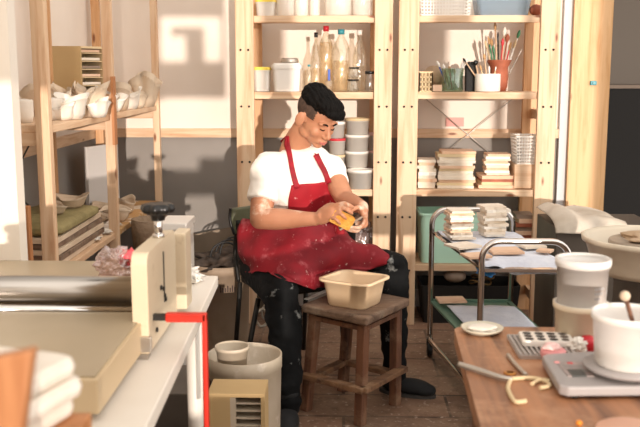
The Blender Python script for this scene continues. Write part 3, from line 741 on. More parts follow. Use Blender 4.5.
# slumped plaster moulds
def slump(name, label, px, py, Y, r, h, rot, m='plaster', grp=None, flare=.35, Z=ZL, waves=3, tilt=0):
    q = on(px, Y, Z); seed = R.random()*20; bm = nb(); n = 36; rings = []
    T = .006
    prof = [(0, 0), (.55, 0), (.75, .25), (.85, .6), (1.0, 1.0), (1+.06, 1.02), (.8, .62), (.66, .28), (.5, .12), (0, .1)]
    for rr, zz in prof:
        if rr == 0: rings.append([bm.verts.new(Vector((0, 0, zz*h)))]); continue
        ring = []
        for i in range(n):
            a = 2*PI*i/n
            k = 1+flare*zz*math.sin(waves*a+seed)+.12*zz*noise.noise(Vector((math.cos(a)*2, math.sin(a)*2, seed)))
            zz2 = zz*(1+.22*math.sin(2*a+seed*2)*zz)
            ring.append(bm.verts.new(Vector((rr*r*k*math.cos(a), rr*r*k*.8*math.sin(a), max(0, zz2*h)))))
        rings.append(ring)
    for a, b in zip(rings, rings[1:]):
        for i in range(n):
            j = (i+1) % n
            if len(a) == 1: f = bm.faces.new((a[0], b[j], b[i]))
            elif len(b) == 1: f = bm.faces.new((a[i], a[j], b[0]))
            else: f = bm.faces.new((a[i], a[j], b[j], b[i]))
            f.smooth = True
    o = single(name, label, 'bowl' if 'bowl' in name else 'mould', bm, m, grp); o.location = q; o.rotation_euler = (0, 0, rot)
    return o
def cup(label, px, Y, r, h, Z=ZL, m='plaster2'):
    q = on(px, Y, Z); bm = nb(); lathe(bm, [(0, 0), (r*.85, 0), (r, h*.3), (r, h*.92), (r*.92, h), (r*.85, h*.97), (r*.8, .01), (0, .01)], (0, 0, 0), 24)
    for v in bm.verts: v.co += Vector((0, 0, .004*noise.noise(v.co*30)))
    bb = single('plaster_cup', label, 'cup', bm, m); bb.location = q; return bb
cup('round plaster cup at the left end of the shelf', 20, 3.28, .046, .085)
cup('round plaster cup behind the nearest upright', 50, 3.46, .046, .085)
bm = nb(); q = on(9, 3.33, ZL); lathe(bm, [(0, 0), (.02, 0), (.02, .09), (0, .1)], q, 16); single('red_tube', 'small red tube at the far left shelf end', 'tube', bm, 'redpl', base=q)
SL = [(31, 3.75, .07, .11, 'plaster form at the back above the left cups'), (55, 3.62, .062, .085, 'crumpled plaster form just right of the nearest upright'), (66, 3.80, .085, .115, 'tall folded plaster form under the kraft rack'),
      (72, 3.52, .08, .085, 'wide plaster form with wavy rim at the shelf front'), (89, 3.70, .07, .12, 'upright plaster form below the rack tiles'), (98, 3.66, .06, .07, 'small plaster form left of the middle upright'),
      (118, 4.28, .085, .11, 'tall plaster form right of the middle upright'), (128, 4.42, .085, .09, 'leaning plaster form beyond the middle upright'), (146, 4.7, .08, .15, 'curled plaster leaf against the furthest upright'), (104, 4.0, .07, .10, 'plaster form directly behind the middle upright'), (80, 3.66, .06, .10, 'small plaster form in the middle of the cluster'), (62, 3.46, .06, .06, 'low plaster form at the front of the cluster'), (136, 4.55, .07, .07, 'low plaster form before the curled leaf'), (112, 4.12, .06, .07, 'low plaster form just beyond the middle upright')]
for i, (px, Y, r, h, lb) in enumerate(SL):
    o = slump('plaster_mould', lb+' on the left shelf', px, 0, Y, r, h, R.uniform(0, 6), ['plaster', 'plaster2'][i % 2], 'plaster moulds on the left shelf', flare=.28, waves=2+i % 3)
    if o.location.x-r < -1.36: o.location.x = -1.36+r
# lower left shelf (z .63) with olive cushion, boards, bowls
ZM = .631
bm = nb()
g0 = [[at(48, 214, Y=3.9), at(70, 212, Y=3.95), at(94, 211, Y=4.0)], [at(44, 222, Y=3.5), at(70, 220, Y=3.5), at(88, 222, Y=3.55)], [at(30, 233, Y=3.2), at(60, 233, Y=3.22), at(80, 234, Y=3.25)]]
# board stack below the cushion
zz = ZM
for k in range(5):
    bm = nb(); box(bm, (-1.21+R.uniform(-.01, .01), 3.52, zz+.011), (.30, .62, .02), rz(R.uniform(-.02, .02)), bev=.002); zz += .022
    single('wood_board', 'one of the grey-brown ware boards stacked under the olive sack', 'board', bm, 'oldwood' if k % 2 else 'plaster', 'ware boards under the olive sack')
bm = nb(); rtub(bm, [(.25, .5, .04, 0), (.3, .56, .06, .015), (.30, .56, .06, .035), (.26, .50, .05, .048)], (-1.20, 3.50, zz))
bmesh.ops.subdivide_edges(bm, edges=bm.edges, cuts=2, use_grid_fill=True)
for v in bm.verts:
    if v.co.z > zz+.03: v.co.z += .012*noise.noise(v.co*9)
    v.co.x += .008*noise.noise(v.co*12)
for f in bm.faces: f.smooth = True
single('olive_sack', 'olive green flat sack lying on stacked boards at left', 'sack', bm, 'olive', base=(-1.2, 3.5, zz))
# sloping plank with plaster smears, on its own low trestle
A = at(92, 262, Y=3.35); B = at(142, 207, Y=4.35)
zp = .631
for i, (px, Y, r, h, lb) in enumerate(((112, 4.25, .085, .06, 'shallow pale bowl standing on the smeared shelf board'), (84, 4.1, .09, .05, 'flat pale dish behind the olive sack'), (122, 4.5, .07, .07, 'small round bowl at the far end of the smeared shelf board'), (101, 4.45, .08, .05, 'wavy dish beside the leaning lath'))):
    o = slump('clay_bowl', lb, px, 0, Y, r, h, i, 'plaster', 'bowls on the smeared shelf board', flare=.15, Z=zp, waves=2)
    o.location.x = min(max(o.location.x, -1.28), -1.12)
slump('clay_bowl', 'pale leaf-shaped dish lying on the olive sack', 66, 0, 3.66, .08, .05, 1, 'plaster', flare=.3, Z=zz+.047, waves=2)
slump('clay_bowl', 'pale leaf-shaped dish at the left on the olive sack', 50, 0, 3.5, .06, .035, 2, 'plaster', flare=.3, Z=zz+.047, waves=2)
for i, (px, Y) in enumerate(((97, 3.9), (104, 4.0), (92, 3.72), (110, 3.95), (118, 4.1))):
    bm = nb(); q = on(px, Y, zp); q.x = min(max(q.x, -1.3), -1.1); ell(bm, q+Vector((0, 0, .012)), (.045, .04, .012), nz=.4, nsc=10)
    single('plaster_scrap', 'flat broken plaster scrap lying on the smeared shelf board', 'scrap', bm, 'plaster2', 'plaster scraps on the plank', base=q)
# woven pot behind the knob and dark space
bm = nb(); q = on(150, 4.15, 0); h = .66
lathe(bm, [(0, 0), (.07, 0), (.09, .15), (.10, h*.8), (.105, h*.9), (.105, h), (.09, h), (.08, .2), (0, .2)], q, 32)
single('clay_barrel', 'brown ribbed barrel standing behind the press knob', 'barrel', bm, 'wicker', base=q)
# grey panels and lath in the corner
bm = nb(); a = at(79, 150, Y=4.7); b = at(90, 150, Y=4.7); 
box(bm, (-1.27, 4.60, .632+.17), (.02, .28, .34), rz(-.32)); single('grey_panel', 'pale grey board leaning in the left corner', 'board', bm, 'greypanel')
bm = nb(); a = at(93, 160, Y=4.8); b = at(101, 210, Y=4.72); span(bm, (b.x+.01, 4.80, .634), (a.x, 4.87, a.z), .045, .02, bev=.003); single('wood_lath', 'orange wooden lath leaning in the left corner', 'lath', bm, 'orangewood')
bm = nb(); a = at(26, 206, Y=3.0); span(bm, (a.x, 3.0, .0), (a.x, 3.0, a.z), .024, .03, bev=.003); single('wood_stick', 'dark orange stick standing beside the white pier', 'stick', bm, 'orangewood')

# white lidded container behind the press
t = thing('storage_bin', 'tall white lidded bin behind the press end plate', 'bin', (-.70, 3.72, 0))
hz = at(176, 220, Y=3.7).z
xw0 = at(158, 230, Y=3.62).x; xw1 = at(187, 230, Y=3.62).x
bm = nb(); box(bm, ((xw0+xw1)/2, 3.72, (hz-.03)/2), (xw1-xw0-.012, .2, hz-.03), bev=.006); obj('bin_body', bm, 'white', t)
bm = nb(); box(bm, ((xw0+xw1)/2, 3.72, hz-.015), (xw1-xw0, .21, .03), bev=.005); obj('lid', bm, 'white', t)

# ================================================================== TABLE + SLAB ROLLER (left)
TZ = .72
cr = [at(217, 277, Z=TZ), at(148, 427, Z=TZ)]
TX = -.375
t = thing('side_table', 'white painted table carrying the slab roller', 'table', (-1.0, 2.0, 0))
bm = nb(); poly = [(-1.75, 1.12), (-.345, 1.12), (-.397, 2.72), (-1.75, 2.72)]
prism(bm, poly, TZ-.035, TZ); bev_all(bm, .004); obj('tabletop', bm, 'whitep', t)
a = at(200, 300, Y=2.45)
for (x, y) in ((-.425, 2.42), (-.40, 1.24), (-1.68, 2.42), (-1.68, 1.24)):
    bm = nb(); lathe(bm, [(0, 0), (.02, 0), (.024, TZ-.036), (0, TZ-.036)], (x, y, 0), 20); obj('leg', bm, 'whitep', t)
bm = nb(); box(bm, (-1.05, 2.5, TZ-.055), (1.2, .03, .038)); obj('apron_rail', bm, 'whitep', t)

t = thing('slab_roller', 'cream slab roller press with steel roller, black knob and red crank', 'press', (-.9, 1.9, TZ))
zb = TZ+.016
# bed in front of the roller
f0 = at(99, 415, Z=zb); f1 = at(137, 359, Z=zb)
hb = at(96, 380, Y=f0.y).z-zb
xr = f0.x; xr2 = f1.x
bm = nb(); poly = [(-1.6, f0.y), (xr, f0.y), (xr2, f1.y+.02), (xr2, 1.98), (-1.6, 1.98)]
prism(bm, poly, zb, zb+hb); bev_all(bm, .004); o = obj('bed', bm, 'creamside', t)
bm = nb(); poly2 = [(x-(.008 if x > -1 else 0), y+(.012 if y < 1.8 else 0)) for x, y in poly]; prism(bm, poly2, zb+hb, zb+hb+.003); obj('bed_top', bm, 'bedtop', t)
for (x, y) in ((xr-.05, f0.y+.03), (-1.4, f0.y+.03), (xr2-.05, 1.9), (-1.4, 1.9)):
    bm = nb(); lathe(bm, [(0, TZ), (.016, TZ), (.016, zb+.001), (0, zb+.001)], (x, y, 0), 16); obj('foot', bm, 'black', t)
# rear bed (higher plate behind roller)
za = at(80, 262, Y=2.55).z
bm = nb(); box(bm, (-1.10, 2.37, (zb+za)/2), (1.20, .40, za-zb), bev=.004); obj('rear_bed', bm, 'bedtop', t)
# main roller and lower roller
yr = 2.04; zr1 = at(60, 276, Y=yr).z; zr0 = at(60, 305, Y=yr).z; rr_ = (zr1-zr0)/2
xe = at(135, 290, Y=yr).x
AX = ry(PI/2)
bm = nb(); lathe(bm, [(0, -.9), (rr_, -.9), (rr_, 0), (0, 0)], (xe+.01, yr, (zr0+zr1)/2), 48, axis=AX); obj('roller', bm, 'steel', t)
z2 = at(60, 309, Y=yr-.02).z
bm = nb(); lathe(bm, [(0, -.9), (.011, -.9), (.011, 0), (0, 0)], (xe+.01, yr-.04, z2+.004), 24, axis=AX); obj('guide_rod', bm, 'chrome', t)
bm = nb(); box(bm, (xe-.44, yr, z2-.03), (.9, .07, .05)); obj('roller_cradle', bm, 'creamside', t)
# end plate (profile in the depth-height plane, thickness in x)
PX1 = at(150, 300, Y=1.92).x; PX0 = at(134, 300, Y=1.92).x
y0, y1 = 1.90, 2.23
zt = at(142, 254, Y=y0).z; ztf = at(168, 228, Y=y1).z
prof = [(y0, zb-.004), (y1, zb-.004), (y1, ztf-.03)]
for k in range(6): a = PI/2*k/5; prof.append((y1-.03+.03*math.cos(a), ztf-.03+.03*math.sin(a)))
for k in range(6): a = PI/2+PI/2*k/5; prof.append((y0+.025+.025*math.cos(a), zt-.025+.025*math.sin(a)))
seen = []; 
for p_ in prof:
    if not seen or (abs(p_[0]-seen[-1][0])+abs(p_[1]-seen[-1][1])) > 1e-5: seen.append(p_)
MX = Matrix(((0, 0, 1), (1, 0, 0), (0, 1, 0)))
bm = nb(); prism(bm, seen, PX0, PX1, M3=MX); bev_all(bm, .003)
ep = obj('end_plate', bm, 'cream', t)
bm = nb(); ym = (y0+y1)/2
box(bm, (PX1+.0005, ym+.01, (zb+ztf)/2+.02), (.002, .008, ztf-zb-.10)); obj('slot', bm, 'blackm', ep)
for (dy, dz_) in ((.0, .105), (.01, .085), (.02, .075), (-.09, .03), (-.03, .115)):
    bm = nb(); lathe(bm, [(0, 0), (.006, 0), (.006, .004), (0, .004)], (PX1, ym+dy, zb+dz_), 12, axis=ry(PI/2)); obj('screw', bm, 'darkmetal', ep)
bm = nb(); box(bm, ((PX0+PX1)/2, y0-.004, zb+.02), (PX1-PX0+.012, .01, .035), bev=.002); box(bm, ((PX0+PX1)/2, y0+.01, TZ+.006), (.03, .03, .012)); obj('corner_bracket', bm, 'steel', t)
bm = nb(); box(bm, (PX1+.004, 2.30, (zb+zt)/2-.01), (.034, .08, zt-zb-.02), bev=.004); obj('rear_post', bm, 'cream', t)
# knob
kx, ky = (PX0+PX1)/2+.003, 2.10
zk = at(152, 208.5, Y=ky).z; ztop = zt+(ztf-zt)*(ky-y0)/(y1-y0)
bm = nb(); lathe(bm, [(0, ztop-.02), (.010, ztop-.02), (.010, zk), (0, zk)], (kx, ky, 0), 20); lathe(bm, [(0, ztop-.001), (.014, ztop-.001), (.014, ztop+.01), (0, ztop+.01)], (kx, ky, 0), 20); obj('spindle', bm, 'chrome', t)
bm = nb(); n = 48; rings = []
for rr2, zz2 in ((0, -.028), (.016, -.028), (.018, -.016), (.026, -.012), (.036, -.008), (.039, 0), (.036, .010), (.026, .013), (.012, .010), (0, .012)):
    if rr2 == 0: rings.append([bm.verts.new((kx, ky, zk+zz2))])
    else: rings.append([bm.verts.new((kx+rr2*(1+(.09*math.cos(8*2*PI*i/n) if rr2 > .025 else 0))*math.cos(2*PI*i/n), ky+rr2*(1+(.09*math.cos(8*2*PI*i/n) if rr2 > .025 else 0))*math.sin(2*PI*i/n), zk+zz2)) for i in range(n)])
for a_, b_ in zip(rings, rings[1:]):
    for i in range(n):
        j = (i+1) % n
        if len(a_) == 1: f = bm.faces.new((a_[0], b_[j], b_[i]))
        elif len(b_) == 1: f = bm.faces.new((a_[i], a_[j], b_[0]))
        else: f = bm.faces.new((a_[i], a_[j], b_[j], b_[i]))
        f.smooth = True
obj('knob', bm, 'black', t)
# red crank
ca = at(166, 317, Y=1.95); cb_ = at(207, 316, Y=1.95); cd = at(207, 460, Y=1.95)
bm = nb(); box(bm, ((PX1+ca.x)/2+.004, 1.95, ca.z), (abs(ca.x-PX1)+.012, .014, .014)); obj('crank_axle', bm, 'darkmetal', t)
bm = nb(); ww = .021
box(bm, ((ca.x+cb_.x)/2, 1.95, ca.z), (cb_.x-ca.x, .02, ww), bev=.004)
box(bm, (cb_.x-.0055, 1.95, (ca.z+cd.z)/2+.005), (.011, .02, ca.z-cd.z+.01), bev=.003); obj('crank', bm, 'red', t)

# crinkled bag on the press, towel at the table corner
bm = nb(); q = at(117, 268, Y=2.33); q.z = za; ell(bm, q+Vector((-.005, 0, .042)), (.05, .045, .044), nz=.22, nsc=14, sub=5)
bg = single('plastic_bag', 'crumpled clear plastic bag with a red patch on the press', 'bag', bm, 'pbag', base=q)
bm = nb(); ell(bm, q+Vector((.033, .01, .055)), (.026, .03, .026), nz=.3, nsc=12, sub=3); obj('red_patch', bm, mat('red_film', '#d8525a', .4), bg)
bm = nb(); q = at(192, 284, Z=TZ); fu = ell(bm, q+Vector((-.03, .02, .022)), (.05, .05, .026), nz=.35, nsc=16, sub=4); ell(bm, q+Vector((-.045, .03, .04)), (.03, .035, .02), nz=.35, nsc=16, sub=4)
single('towel', 'fluffy white towel bunched at the table behind the press', 'towel', bm, 'towel', base=q)

# ---------------------------------------------------------------- nearest left: plaster bats on a wooden stand
NY = 1.02
c0 = at(66, 392, Y=NY)
t = thing('wooden_rack', 'blurred wooden rack at the lower left corner', 'rack', (-.5, .95, 0))
pz0 = at(40, 427, Y=1.0).z-.02
bm = nb(); box(bm, (-.50, .97, pz0-.012), (.34, .26, .022), bev=.003); obj('rack_board', bm, 'orangewood', t)
for (x, y) in ((-.36, .86), (-.36, 1.06), (-.65, .86), (-.65, 1.06)):
    bm = nb(); box(bm, (x, y, (pz0-.024)/2), (.03, .03, pz0-.026)); obj('leg', bm, 'orangewood', t)
zz = pz0
for k, (dx, lb) in enumerate(((-.004, 'rounded white plaster bat at the bottom, lower left corner'), (.008, 'rounded white plaster bat in the middle, lower left corner'), (0, 'rounded white plaster bat on top, lower left corner'))):
    bm = nb(); h = .026; rtub(bm, [(.24, .27, .02, 0), (.255, .285, .026, .004), (.26, .29, .028, h/2), (.255, .285, .026, h-.004), (.24, .27, .02, h)], (0, 0, 0), 8)
    o = single('plaster_bat', lb, 'bat', bm, 'plaster2', 'plaster bats in the lower left corner'); o.location = (-.505+dx, 1.0, zz); o.rotation_euler = (0, 0, -.30); zz += h+.0005
a = at(22, 350, Y=.86); bm = nb(); 
span(bm, (-.40, .74, pz0-.30), (-.40, .74, a.z-.035), .05, .03, bev=.006)
pass
bm.free()
bm = nb(); s0 = at(-10, 395, Y=.82); s1 = at(24, 356, Y=.90); span(bm, s0, s1, .012, .045, bev=.004, up=(0, 0, 1))
bm.free()
bm = nb()
prism(bm, [(-.07, 0), (.03, 0), (.045, .085), (-.07, .06)], -.01, .01, M3=Matrix(((1, 0, 0), (0, 0, 1), (0, 1, 0))), off=(at(-8, 400, Y=.80).x, .80, at(2, 432, Y=.80).z)); bev_all(bm, .004)
qq = at(-8, 435, Y=.80); box(bm, (qq.x-.01, .80, qq.z/2), (.05, .022, qq.z), bev=.004)
single('wood_offcut', 'blurred slanted wooden board at the extreme lower left', 'board', bm, 'orangewood')

# ================================================================== FLOOR BINS ON THE LEFT
# dusty printed bucket with cables
qb = at(219, 318, Z=0); Yb = 4.25; qb = on(219, Yb, 0)
rb = 29*Yb/F; hb2 = at(215, 262, Y=Yb).z
t = thing('bucket', 'dusty printed bucket full of cables behind the chair', 'bucket', qb)
bm = nb(); lathe(bm, [(0, 0), (rb*.86, 0), (rb*.9, .03), (rb*.97, hb2*.9), (rb*1.03, hb2*.9), (rb*1.04, hb2), (rb*.97, hb2), (rb*.85, .02), (0, .02)], (0, 0, 0), 40); obj('bucket_body', bm, 'buckdirty', t, world=False)
bm = nb()
def print_marks(bm, r0, marks):
    for (a0, z0, w, h) in marks:
        n = 3; vs = []
        for i in range(n+1):
            a = -PI/2+a0+w*i/n; vs.append([bm.verts.new((r0*math.cos(a), r0*math.sin(a), z)) for z in (z0, z0+h)])
        for i in range(n): bm.faces.new((vs[i][0], vs[i+1][0], vs[i+1][1], vs[i][1]))
mk = []; a = .05
for k in range(7):
    mk.append((a, hb2*.72, .05, .032 if k in (0, 3, 5) else .022)); a += .085
print_marks(bm, rb*.985, mk); obj('dark_print', bm, 'printdark', t, world=False)
bm = nb(); mk = [(-.55+.11*k, hb2*.72, .085, .03) for k in range(4)]; print_marks(bm, rb*.985, mk); obj('red_print', bm, 'printred', t, world=False)
for k in range(3):
    bm = nb(); ringp = []
    for i in range(10):
        a = 2*PI*i/10; ringp.append(qb+Vector((.02+.07*math.cos(a)+.02*k, .02*math.sin(a)-.03+.02*k, hb2+.04+(.06+.01*k)*math.sin(a))))
    tube(bm, ringp, .005, 8, closed=True, sub=4)
    single('cable', 'loop of black cable sticking out of the dusty bucket', 'cable', bm, 'cable', 'black cables in the bucket')
bm = nb(); ell(bm, qb+Vector((.0, 0, hb2-.01)), (rb*.85, rb*.85, .05), nz=.5, nsc=10, sub=4); single('clay_scraps', 'dark clay scraps heaped inside the dusty bucket', 'clay', bm, mat('dark_scraps', '#4a3d33', .8, col2='#2e2620', scale=20), None).update_tag()
# added slab, its brown stands in for shade along the wall base
bm = nb(); A = at(176, 243, Y=4.9); B = at(252, 225, Y=4.9)
vs = []
prism(bm, [(A.x-.25, 0), (B.x+.1, 0), (B.x+.1, B.z+.02), (A.x-.25, A.z-.03)], 0, .015, M3=Matrix(((1, 0, 0), (0, 0, -1), (0, 1, 0))), off=(0, 4.98, 0))
single('shade_slab', 'brown slab with slanting top edge standing in for shade at the back wall base', 'board', bm, mat('shade_brown', '#8b7c6b', .8, col2='#776856', scale=5))

# big dusty bin with the little pail
t = thing('waste_bin', 'large dusty white bin on the floor in front of the chair', 'bin')
Y0 = 3.05; qn = on(241, Y0, 0); rn = 39*Y0/F; hn = at(244, 358, Y=Y0-.05).z
t.location = qn
bm = nb(); lathe(bm, [(0, 0), (rn*.9, 0), (rn*.93, .02), (rn*.98, hn*.86), (rn*1.0, hn*.87), (rn*1.0, hn), (rn*.95, hn), (rn*.9, .012), (0, .012)], (0, 0, 0), 48); obj('bin_body', bm, 'tubold', t, world=False)
t = thing('small_pail', 'small milky pail sitting inside the large dusty bin', 'pail')
qs = on(228, 2.98, 0); rs = 17.5*2.98/F; zs1 = at(231, 350, Y=2.93).z; hs = .12
t.location = (qs.x, 2.98, zs1-hs)
bm = nb(); lathe(bm, [(0, 0), (rs*.78, 0), (rs*.95, hs*.9), (rs*1.02, hs*.9), (rs*1.02, hs), (rs*.92, hs), (rs*.76, .006), (0, .006)], (0, 0, 0), 36); obj('pail_body', bm, 'tubold', t, world=False)
bm = nb(); ell(bm, qn+Vector((0, 0, (zs1-hs)/2+.004)), (rn*.86, rn*.86, (zs1-hs)/2-.012), nz=.1, sub=4)
single('plaster_waste', 'pale plaster waste filling the large bin', 'plaster waste', bm, 'plaster')
# tan slotted box in front of the bin
t = thing('slotted_box', 'tan box with slotted black front before the dusty bin', 'box')
Ys = 2.60; a = on(202, Ys, 0); b = on(262, Ys, 0); z1 = at(230, 392, Y=Ys).z
w = b.x-a.x; t.location = ((a.x+b.x)/2, Ys+.05, 0); cx = t.location.x
bm = nb(); box(bm, (0, 0, z1-.006), (w, .13, .012)); box(bm, (-w/2+.006, 0, z1/2-.0065), (.012, .128, z1-.013)); box(bm, (w/2-.006, 0, z1/2-.0065), (.012, .128, z1-.013)); box(bm, (0, .059, z1/2-.0065), (w-.026, .01, z1-.013)); box(bm, (-w*.28, -.055, z1/2-.0065), (w*.34, .012, z1-.014)); obj('box_body', bm, ['card'], t, world=False)
for k in range(10):
    z = z1-.035-k*.024
    if z < .01: break
    bm = nb(); box(bm, (w*.2, 0, z), (w*.52, .11, .005)); obj('slat', bm, 'tubold', t, world=False)
bm = nb(); box(bm, (w*.2, .045, z1/2), (w*.5, .01, z1-.04)); obj('dark_lining', bm, 'blackm', t, world=False)
bm = nb(); box(bm, (-w*.07, -.05, z1/2), (.02, .02, z1-.03)); obj('divider', bm, 'tubold', t, world=False)
# dark boxes under the table
bm = nb(); box(bm, (-.62, 3.0, .14), (.30, .3, .28), bev=.005); single('cardboard_box', 'dark grey box on the floor beneath the white table', 'box', bm, 'darkbox', base=(-.62, 3.0, 0))
bm = nb(); box(bm, (-1.02, 2.82, .17), (.36, .34, .34), bev=.005); single('cardboard_box', 'brown box on the floor further left beneath the white table', 'box', bm, mat('brown_box', '#6d5947', .8), base=(-1.02, 2.82, 0))

# ================================================================== STOOL WITH BASIN
SZ = .44
cL = at(301, 304, Z=SZ); cF = at(366.5, 318, Z=SZ); cR = at(410, 298, Z=SZ); cB = cL+cR-cF
sc_ = (cL+cF+cR+cB)/4
t = thing('wooden_stool', 'worn dark wooden stool carrying the peach basin', 'stool', (sc_.x, sc_.y, 0))
bm = nb(); prism(bm, [(p.x, p.y) for p in (cL, cF, cR, cB)], SZ-.035, SZ)
bmesh.ops.bevel(bm, geom=list(bm.edges), offset=.010, segments=3, affect='EDGES', profile=.5); obj('seat', bm, 'oldwood', t)
bot = [at(360, 425, Z=0), at(306, 410, Z=0), at(395, 405, Z=0), at(342.5, 391, Z=0)]
topc = [cF, cL, cR, cB]
tops = [sc_+(p-sc_)*.74 for p in topc]
legs = []
for b_, tp in zip(bot, tops):
    tp = Vector((tp.x, tp.y, SZ-.034)); bm = nb(); dirv = (cF-cL); span(bm, Vector((b_.x, b_.y, 0)), tp, .038, .036, bev=.004, up=(dirv.x, dirv.y, 0)); obj('leg', bm, 'stoolwood', t); legs.append((Vector((b_.x, b_.y, 0)), tp))
def lp(i, z): a, b = legs[i]; return a+(b-a)*(z/(SZ-.034))
for (i, j, z, ext) in ((0, 1, .15, .03), (0, 2, .15, .03), (1, 3, .13, .01), (2, 3, .13, .01)):
    a = lp(i, z); b = lp(j, z); dd = (b-a).normalized(); off = Vector((0, 0, 0))
    if i == 0:
        nrm = Vector((dd.y, -dd.x, 0)); 
        if nrm.y > 0: nrm = -nrm
        off = nrm*.024
    bm = nb(); span(bm, a-dd*ext+off, b+dd*ext+off, .040, .022, bev=.004, up=(0, 0, 1) ); obj('stretcher', bm, 'stoolbrace', t)
for (i, j) in ((0, 1), (0, 2), (1, 3), (2, 3)):
    a = lp(i, SZ-.055); b = lp(j, SZ-.055); bm = nb(); span(bm, a, b, .04, .018, up=(0, 0, 1)); obj('seat_rail', bm, 'stoolwood', t)
# basin
bc = Vector((.040, 3.44, SZ))
dirv = (cF-cL); ba = math.atan2(dirv.y, dirv.x)+.12
t = thing('plastic_basin', 'peach plastic basin standing on the wooden stool', 'basin', bc)
BW, BD, BH = .222, .205, .108
bm = nb(); rtub(bm, [(BW*.74, BD*.74, .03, 0), (BW*.78, BD*.78, .032, .008), (BW*.93, BD*.93, .04, BH-.008), (BW*1.06, BD*1.06, .045, BH-.008), (BW*1.06, BD*1.06, .045, BH), (BW*.93-.006, BD*.93-.006, .038, BH), (BW*.76, BD*.76, .03, .012), (BW*.7, BD*.7, .03, .006)], (0, 0, 0), 8)
for f in bm.faces:
    if abs(f.normal.z) < .6: f.smooth = True
obj('basin_body', bm, 'peach', t, world=False); t.rotation_euler = (0, 0, ba)
bm = nb(); q1 = at(306, 300, Z=SZ); q2 = at(327, 291, Z=SZ); box(bm, (q1+q2)/2+Vector((0, 0, .003)), ((q2-q1).length, .02, .004), rz(math.atan2((q2-q1).y, (q2-q1).x))); single('ruler', 'white strip lying on the stool behind the basin', 'ruler', bm, 'white')

# ================================================================== CHAIR
t = thing('chair', 'old chair with green vinyl back under the seated person', 'chair', (-.30, 3.85, 0))
CS = .43; ca_ = math.radians(28)
fw = Vector((math.sin(ca_), -math.cos(ca_), 0)); rt = Vector((-math.cos(ca_), -math.sin(ca_), 0)); cc = Vector((-.25, 3.92, 0))
def cp(f, r, z): return cc+fw*f+rt*r+Vector((0, 0, z))
ROT = rz(ca_)
bm = nb(); box(bm, cp(0, 0, CS-.02), (.34, .34, .035), ROT, bev=.012); obj('seat', bm, 'darkmetal', t)
bk0 = at(227, 210, Y=4.02); bk1 = at(250, 232, Y=4.02)
zc = (bk0.z+bk1.z)/2; hh_ = .12
e1 = Vector((bk0.x+.02, 4.02, zc)); e2 = e1+Vector((.42, -.06+.20, 0))
bm = nb(); mid = (e1+e2)/2+Vector((.03, .06, 0)); dz = Vector((0, 0, hh_/2))
rows = [[e1+dz+Vector((0, 0, -.004)), mid+dz*1.15, e2+dz], [e1, mid, e2], [e1-dz+Vector((.015, 0, 0)), mid-dz, e2-dz]]
grid(bm, rows, thick=.018, nu=6, nv=4); obj('backrest', bm, 'chairgreen', t)
bm = nb(); tube(bm, [rows[0][0]+Vector((-.004, 0, .004)), rows[1][0]+Vector((-.006, 0, 0)), rows[2][0]+Vector((-.003, 0, -.003))], .007, 8); obj('back_trim', bm, 'black', t)
fl = at(240, 340, Z=0)
LG = [(at(258, 262, Y=3.70), Vector((at(240, 342, Y=3.62).x, 3.62, .0))), (cp(.17, -.17, CS-.04), cp(.20, -.19, 0)), (cp(-.17, .17, CS-.04), cp(-.23, .18, 0)), (cp(-.17, -.17, CS-.04), cp(-.23, -.18, 0))]
for a, b in LG:
    bm = nb(); tube(bm, [Vector((a.x, a.y, CS-.04)), b], .0115, 10); obj('leg', bm, 'darkmetal', t)
for r_ in (.17, -.17):
    bm = nb(); tube(bm, [cp(-.19, r_, CS-.04), cp(-.23, r_, CS+.1), Vector(((e1 if r_ > 0 else e2).x+(.03 if r_ > 0 else -.03), (e1 if r_ > 0 else e2).y+.01, zc))], .010, 10); obj('back_support', bm, 'darkmetal', t)
bm = nb(); ringp = [at(262+8*math.cos(a), 318+7*math.sin(a), Y=4.3)+Vector((0, .03*math.sin(3*a), 0)) for a in [2*PI*i/14 for i in range(14)]]
tube(bm, ringp, .007, 8, closed=True, sub=3); ringp = [at(268+6*math.cos(a), 312+6*math.sin(a), Y=4.34)+Vector((0, .03*math.sin(2*a), 0)) for a in [2*PI*i/12 for i in range(12)]]; tube(bm, ringp, .006, 8, closed=True, sub=3)
single('hose_coil', 'pale coiled hose on the floor behind the chair leg', 'hose', bm, mat('pale_hose', '#a39a8c', .4))

# ================================================================== PERSON
PB = Vector((-.2, 3.7, 0))
person = thing('person', 'seated person with short black hair in white t-shirt and red apron sponging a pot', 'person', PB)
RS = at(268, 166, Y=3.66); LS = at(329, 167, Y=3.84)
RE = at(260, 219, Y=3.56); RW = at(316, 219, Y=3.46)
LE = at(345, 200, Y=3.62); LW = at(362, 207, Y=3.44)
HR = at(262, 266, Y=3.78); HL = at(305, 262, Y=3.94)
KR = at(282, 293, Y=3.44); KL = at(393, 268, Y=3.66)
AR = at(289, 399, Z=.09); AL = at(394, 372, Z=.09)
NB = at(294, 157, Y=3.76); CHEST = at(303, 185, Y=3.74); BELLY = at(296, 225, Y=3.76); PEL = (HR+HL)/2
